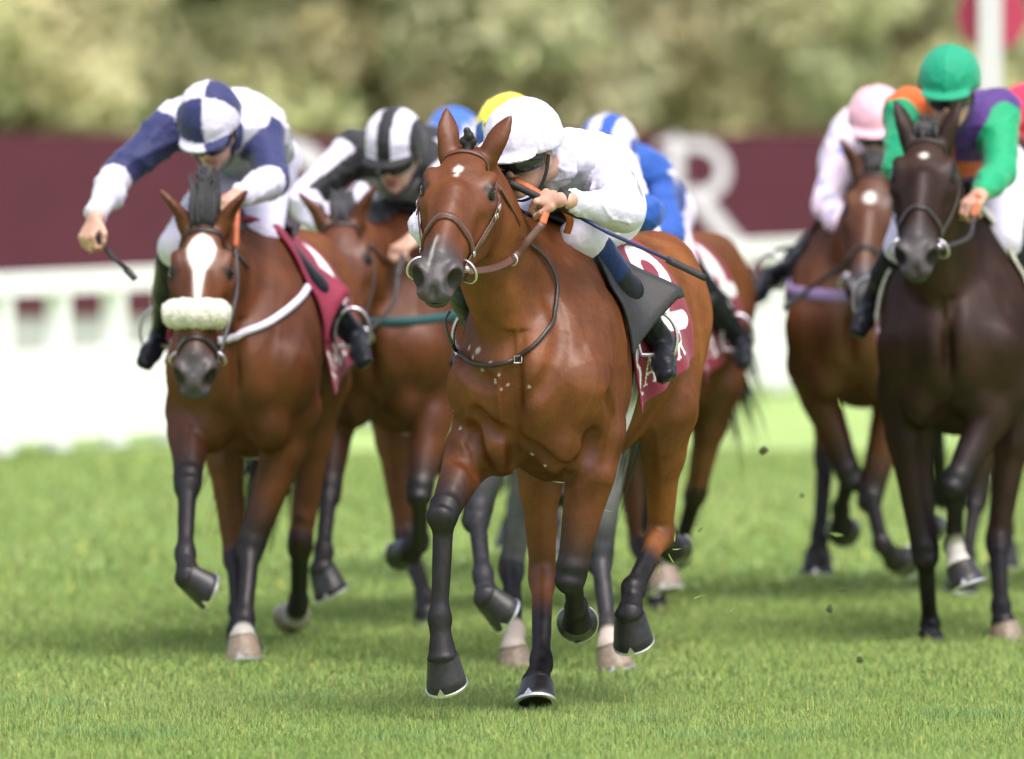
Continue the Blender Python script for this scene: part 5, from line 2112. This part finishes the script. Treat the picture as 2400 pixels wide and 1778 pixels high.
j2 = dict(label='jockey in navy and white silks swinging one arm wide with a whip', silks=silks2, cap=cap2, face=(-8, 36, 4), crease=.026,
          J=dict(head=px(495, 305, .0), neck=px(525, 300, -.16), chest=px(548, 300, -.36), waist=px(578, 335, -.58), pelvis=px(600, 378, -.78), sl=sl, sr=sr, el=el, wl=wl, er=er, wr=wr,
                 hl=px(612, 425, -.74), hr=px(540, 425, -.74), kl=px(612, 560, -.3), kr=px(420, 580, -.3), al=V3(-.58, .33, 1.1), tl=V3(-.44, .36, 1.04), ar=V3(-.58, -.33, 1.1), tr=V3(-.44, -.36, 1.04)),
          hand_r=dict(fwd=px(208, 548, .1) - wr, back=V3(.6, -.5, .4), side=-1))
field(fr2, h2, j2, dict(label='dark bridle with a bit on the bay with the white blaze', ring=.03, nose_x=.46, hands=dict(r=wl + V3(.06, -.04, 0), l=wl + V3(.06, .0, -.02))),
      dict(cloth_label='maroon saddle cloth bunched on the bay with the white blaze', saddle_label='racing saddle under the jockey in navy and white', num='4', flap=simple('maroon_pad', (.2, .008, .035), .7, bmp=.3, bscale=30, bdist=.01), flare=.1, fly=.03))
make_whip(fr2, 'black whip in the outstretched hand of the jockey in navy and white', px(205, 540, .0), px(318, 655, .1), 1.4)
ns = thing('sheepskin_noseband', 'cream sheepskin roll across the nose of the bay with the blaze', 'noseband', fr2.W(h2['hp'](.37, 0, 0)))
pts = np.array([h2['hp'](.385 - .02 * abs(y) / .12, y, .012 - 2.6 * y * y) for y in np.linspace(-.105, .105, 40)])
v, f = tube_geo(fr2.W(pts), np.r_[.02, .034, .043, .048, .051, np.full(30, .053), .051, .048, .043, .034, .02], 18)
v = v + rng.normal(0, .0022, v.shape)
faces_mesh('roll', v, f, M['wool'], ns, True)
bg2 = thing('breast_girth', 'white padded strap rising across the shoulder of the bay with the blaze', 'breast strap', fr2.W((0, 0, 1.1)), 'straps round the chests')
pp = [hit(h2, x, y, .012) for x, y in catmull([(505, 800), (560, 785), (620, 762), (668, 730), (705, 695), (722, 668)], 30)]
strap('band', fr2.W(np.array([q for q, _ in pp])), np.array([g for _, g in pp]) @ fr2.R.T, .026, .01, M['white'], bg2)

# brown horse of the striped rider
fr3 = Frame(888, 42.4, 12, .03)
px = fr3.px
sl, sr = px(1000, 350, -.28), px(830, 360, -.28)
er = fr3.reach(sr, 705, 470, .3, False)
h3 = dict(seed=3, coat=M['bay_b'], label='brown horse partly hidden behind the leader, with a teal breast strap', hs=1.02, wy=1.0, mark=None,
          poll=px(796, 515, .36), nose=px(800, 735, .7), head_up=(.6, 0, 1), neck_bend=-.03,
          ears=[(-1, (-.5, .6, .75), (.3, .8, .1), .165), (1, (-.5, .6, .75), (.3, .8, .1), .165)],
          fore=[leg_px(fr3, elbow(-1, .03), [(770, 1150, False), (758, 1288, False), (756, 1335, False)], FL, (1, 0, -.3)),
                leg_px(fr3, elbow(1, .03), [(985, 1150, False), (985, 1265, True), (962, 1290, True)], FL, (-.3, 0, -1))],
          hind=[leg_px(fr3, (-.82, -.16, .86), [(950, 1250, True), (995, 1395, False), (1000, 1440, False)], HL, (1, 0, -.1)), gallop_hind(1, 1, .03)],
          mane_mat=M['hair_grey'], fl_n=40, fl_dir=(-.1, 0, .05))
j3 = dict(label='jockey in black silks with white stripes and striped cap', silks=silks3, cap=stripes_cap(WH, BLK, 56, 3.14), face=(-6, 26, 0),
          J=dict(head=px(927, 362, .0), neck=px(945, 372, -.17), chest=px(965, 395, -.36), waist=px(1000, 400, -.58), pelvis=px(1030, 410, -.78), sl=sl, sr=sr, er=er, wr=fr3.reach(er, 800, 555, .27, False),
                 el=fr3.reach(sl, 1060, 500, .3, False), wl=px(965, 565, .1)))
field(fr3, h3, j3, dict(label='dark bridle on the brown horse of the striped jockey', ring=.034, rubber=False),
      dict(cloth_label='maroon saddle cloth under the striped jockey', saddle_label='racing saddle under the striped jockey', num='7'))
breast_girth(h3, 'teal elastic strap across the chest of the brown horse', simple('teal_webbing', (.01, .07, .075), .7), 1.1, .035)

# grey horse hidden behind the leader
fr4 = Frame(1288, 39.55, 8, .0)
px = fr4.px
h4 = dict(seed=4, coat=M['greyc'], label='dark grey horse whose legs show under the leading bay', hs=1.0, wy=1.0,
          poll=V3(.3, -.05, 1.72), nose=V3(.66, -.07, 1.36),
          fore=[leg_px(fr4, elbow(-1, 0), [(1118, 1205, False), (1132, 1345, False), (1142, 1400, False)], FL, (1, .1, -.7)),
                leg_px(fr4, elbow(1, 0), [(1405, 1300, True), (1425, 1470, False), (1430, 1515, False)], FL, (1, 0, 0))],
          hind=[leg_px(fr4, (-.75, -.13, .84), [(1198, 1325, True), (1205, 1475, False), (1203, 1520, False)], HL, (1, 0, 0)), gallop_hind(1, 1, 0)],
          socks={'rh': .16, 'lf': .1}, pale_hoof=(1, 2), hair=M['hair_grey'])
j4 = dict(label='jockey in a yellow cap with blue points behind the leader', silks=plain(BLUE), cap=cap4, face=(0, 30, 0),
          J=dict(head=px(1194, 336, -.05), neck=px(1205, 372, -.2), chest=px(1225, 425, -.36), waist=px(1250, 460, -.56), pelvis=px(1275, 490, -.76), sl=px(1290, 420, -.28), sr=px(1130, 420, -.28)))
field(fr4, h4, j4, dict(label='dark bridle on the grey horse'), dict(cloth_label='maroon saddle cloth on the grey horse', saddle_label='racing saddle on the grey horse', num='1'))

# bay of the rider in royal blue
fr5 = Frame(1440, 43.6, 12, .1)
px = fr5.px
sl, sr = px(1525, 420, -.3), px(1395, 420, -.3)
el = fr5.reach(sl, 1570, 545, .3, False)
h5 = dict(seed=5, coat=M['bay_d'], label='brown horse following behind the leader, its quarters and black tail showing', hs=1.0, wy=1.0,
          poll=V3(.3, -.05, 1.6), nose=V3(.66, -.07, 1.22),
          fore=[gallop_fore(-1, 1, .1), leg_px(fr5, elbow(1, .1), [(1535, 1215, False), (1556, 1300, False), (1555, 1335, False)], FL, (1, 0, .2))],
          hind=[leg_px(fr5, (-.8, -.14, .78), [(1500, 1270, True), (1538, 1395, False), (1540, 1435, False)], HL, (1, 0, 0)),
                leg_px(fr5, (-1.0, .2, .82), [(1632, 1150, True), (1596, 1270, True), (1590, 1300, True)], HL, (-.4, 0, -1))],
          pale_hoof=(1,), tail=(-.22, .1, -.46))
j5 = dict(label='jockey in royal blue silks and blue and white striped cap', silks=silks5, cap=stripes_cap(WH, BLUE, 62, 1.2), face=(-8, 30, 0),
          J=dict(head=px(1425, 375, -.02), neck=px(1455, 385, -.18), chest=px(1475, 425, -.36), waist=px(1508, 460, -.58), pelvis=px(1532, 500, -.78), hl=px(1545, 520, -.74), hr=px(1480, 520, -.74), sl=sl, sr=sr, el=el, wl=fr5.reach(el, 1500, 580, .27, False),
                 kl=px(1585, 610, -.35)))
field(fr5, h5, j5, dict(label='dark bridle on the horse of the jockey in royal blue'),
      dict(cloth_label='maroon saddle cloth under the jockey in royal blue', saddle_label='racing saddle under the jockey in royal blue', num='4'))

# bay of the rider in the pink cap
fr6 = Frame(1998, 44.6, 7, .0)
px = fr6.px
sl, sr = px(2115, 345, -.28), px(1985, 345, -.28)
er = fr6.reach(sr, 1938, 480, .3, False)
h6 = dict(seed=6, coat=M['bay_d'], label='bay horse with a white star, half hidden by the dark horse', hs=1.0, wy=1.0, mark=star_at(.16, .024),
          poll=px(2048, 400, .34), nose=px(2022, 612, .66), head_up=(.6, 0, 1), wide=1.08,
          fore=[leg_px(fr6, elbow(-1, 0), [(1990, 1110, True), (1970, 1195, True), (1974, 1235, True)], FL, (-.2, 0, -1)),
                leg_px(fr6, elbow(1, 0), [(2040, 1160, False), (2068, 1275, False), (2100, 1310, True)], FL, (-.2, .5, -1))],
          hind=[gallop_hind(-1, 0, 0), gallop_hind(1, 1, 0)], mane_mat=M['hair'])
j6 = dict(label='jockey in a pale pink cap and pink silks with blue braces', silks=silks6, cap=plain_cap((.74, .42, .5)), face=(0, 18, 0),
          J=dict(head=px(2055, 305, .0), neck=px(2055, 345, -.17), chest=px(2058, 385, -.36), sl=sl, sr=sr, er=er, wr=fr6.reach(er, 2000, 560, .27, False),
                 kr=px(1962, 590, -.2), ar=V3(-.5, -.34, 1.22), tr=V3(-.36, -.38, 1.16)))
field(fr6, h6, j6, dict(label='dark bridle on the bay with the white star at right'),
      dict(cloth_label='maroon saddle cloth under the jockey in the pink cap', saddle_label='racing saddle under the jockey in the pink cap', num='7'))
breast_girth(h6, 'lilac padded strap across the chest of the bay at right', simple('lilac_webbing', (.28, .2, .4), .7), 1.15, .05)
make_whip(fr6, 'black whip slanting down beside the pink capped jockey', px(2105, 520, .2), px(1835, 725, .25), 1.5)

# dark horse at the right edge
fr7 = Frame(2228, 41.3, 6, .0)
px = fr7.px
sl, sr = px(2338, 262, -.26), px(2128, 262, -.26)
el = fr7.reach(sl, 2345, 405, .29, False)
er = fr7.reach(sr, 2108, 390, .29, False)
h7 = dict(seed=7, coat=M['dark'], label='very dark brown horse at the right edge with a speck of white', hs=1.05, wy=1.04, mark=star_at(.13, .013), voxel=.01,
          poll=px(2172, 322, .34), nose=px(2148, 528, .76), head_up=(.6, 0, 1), neck_bend=-.02, wide=1.06, mane_n=80,
          ears=[(-1, (-.6, .35, .75), (-.6, .6, 0), .165), (1, (-.6, .35, .75), (-.6, .6, 0), .165)],
          fore=[leg_px(fr7, elbow(-1, 0), [(2168, 1290, False), (2180, 1465, True), (2180, 1495, False)], FL, (1, 0, 0)),
                leg_px(fr7, elbow(1, 0, -.1), [(2240, 1130, False), (2236, 1280, True), (2250, 1325, False)], FL, (1, -.1, .15))],
          hind=[gallop_hind(-1, 1, 0), leg_px(fr7, (-.85, .2, .88), [(2338, 1262, True), (2346, 1420, False), (2352, 1462, False)], HL, (1, 0, .0))],
          socks={'lf': .12}, pale_hoof=(3,))
j7 = dict(label='jockey in an emerald green cap and green sleeves on the dark horse', silks=silks7, cap=cap7, face=(-4, 16, 0), voxel=.008,
          J=dict(head=px(2226, 218, .0), neck=px(2236, 262, -.16), chest=px(2245, 320, -.34), waist=px(2275, 370, -.56), pelvis=px(2310, 400, -.76), sl=sl, sr=sr, el=el, er=er,
                 wl=fr7.reach(el, 2292, 462, .27, False), wr=fr7.reach(er, 2170, 470, .27, False), hl=px(2345, 440, -.72), kl=px(2345, 560, -.3), kr=px(2120, 580, -.3),
                 ar=px(2050, 700, -.5), tr=px(2030, 745, -.38)))
field(fr7, h7, j7, dict(label='dark bridle with a steel ring bit on the very dark horse', ring=.036, hands=None) | dict(hands=dict(r=j7['J']['wr'] + V3(.05, 0, 0), l=j7['J']['wl'] + V3(.05, 0, 0))),
      dict(cloth_label='maroon saddle cloth on the very dark horse', saddle_label='racing saddle with cream pad on the very dark horse', num='1', flap=M['wool'], flare=.04))

# two more riders in the pack
fr8 = Frame(2440, 45.2, 7, .0)
px = fr8.px
h8 = dict(seed=8, coat=M['bay_d'], label='horse at the far right, hidden behind the dark horse', voxel=.016, hs=1.0, wy=1.0, poll=V3(.3, 0, 1.7), nose=V3(.66, 0, 1.34),
          fore=[leg_px(fr8, elbow(-1, 0), [(2288, 1165, False), (2266, 1300, False), (2258, 1335, False)], FL, (1, 0, 0)), gallop_fore(1, 1, 0)], hind=[gallop_hind(-1, 0, 0), gallop_hind(1, 1, 0)])
j8 = dict(label='jockey in a bright red cap at the right edge', silks=silks8, cap=plain_cap((.62, .02, .07)), face=(0, 25, 0), J=dict(head=px(2402, 300, -.02), neck=px(2415, 340, -.18)))
field(fr8, h8, j8, dict(label='bridle on the horse at the far right'), dict(cloth_label='maroon saddle cloth at the far right', saddle_label='racing saddle at the far right', num='7'))

fr9 = Frame(1120, 46.2, 8, .0)
px = fr9.px
h9 = dict(seed=9, coat=M['bay_d'], label='horse at the back of the pack, hidden behind the leader', voxel=.016, hs=1.0, wy=1.0, poll=V3(.3, 0, 1.66), nose=V3(.66, 0, 1.3),
          fore=[gallop_fore(-1, 1, 0), gallop_fore(1, 0, 0)], hind=[gallop_hind(-1, 1, 0), gallop_hind(1, 0, 0)])
j9 = dict(label='jockey in a blue cap with a white zigzag behind the leader', silks=plain((.04, .13, .5)), cap=cap9, face=(0, 24, 0), J=dict(head=px(1062, 352, -.02), neck=px(1080, 390, -.18), chest=px(1095, 440, -.36), waist=px(1115, 465, -.56), pelvis=px(1135, 490, -.76), sl=px(1150, 420, -.28), sr=px(1020, 420, -.28)))
field(fr9, h9, j9, dict(label='bridle on the horse at the back of the pack'), dict(cloth_label='maroon saddle cloth at the back of the pack', saddle_label='racing saddle at the back of the pack', num='4'))
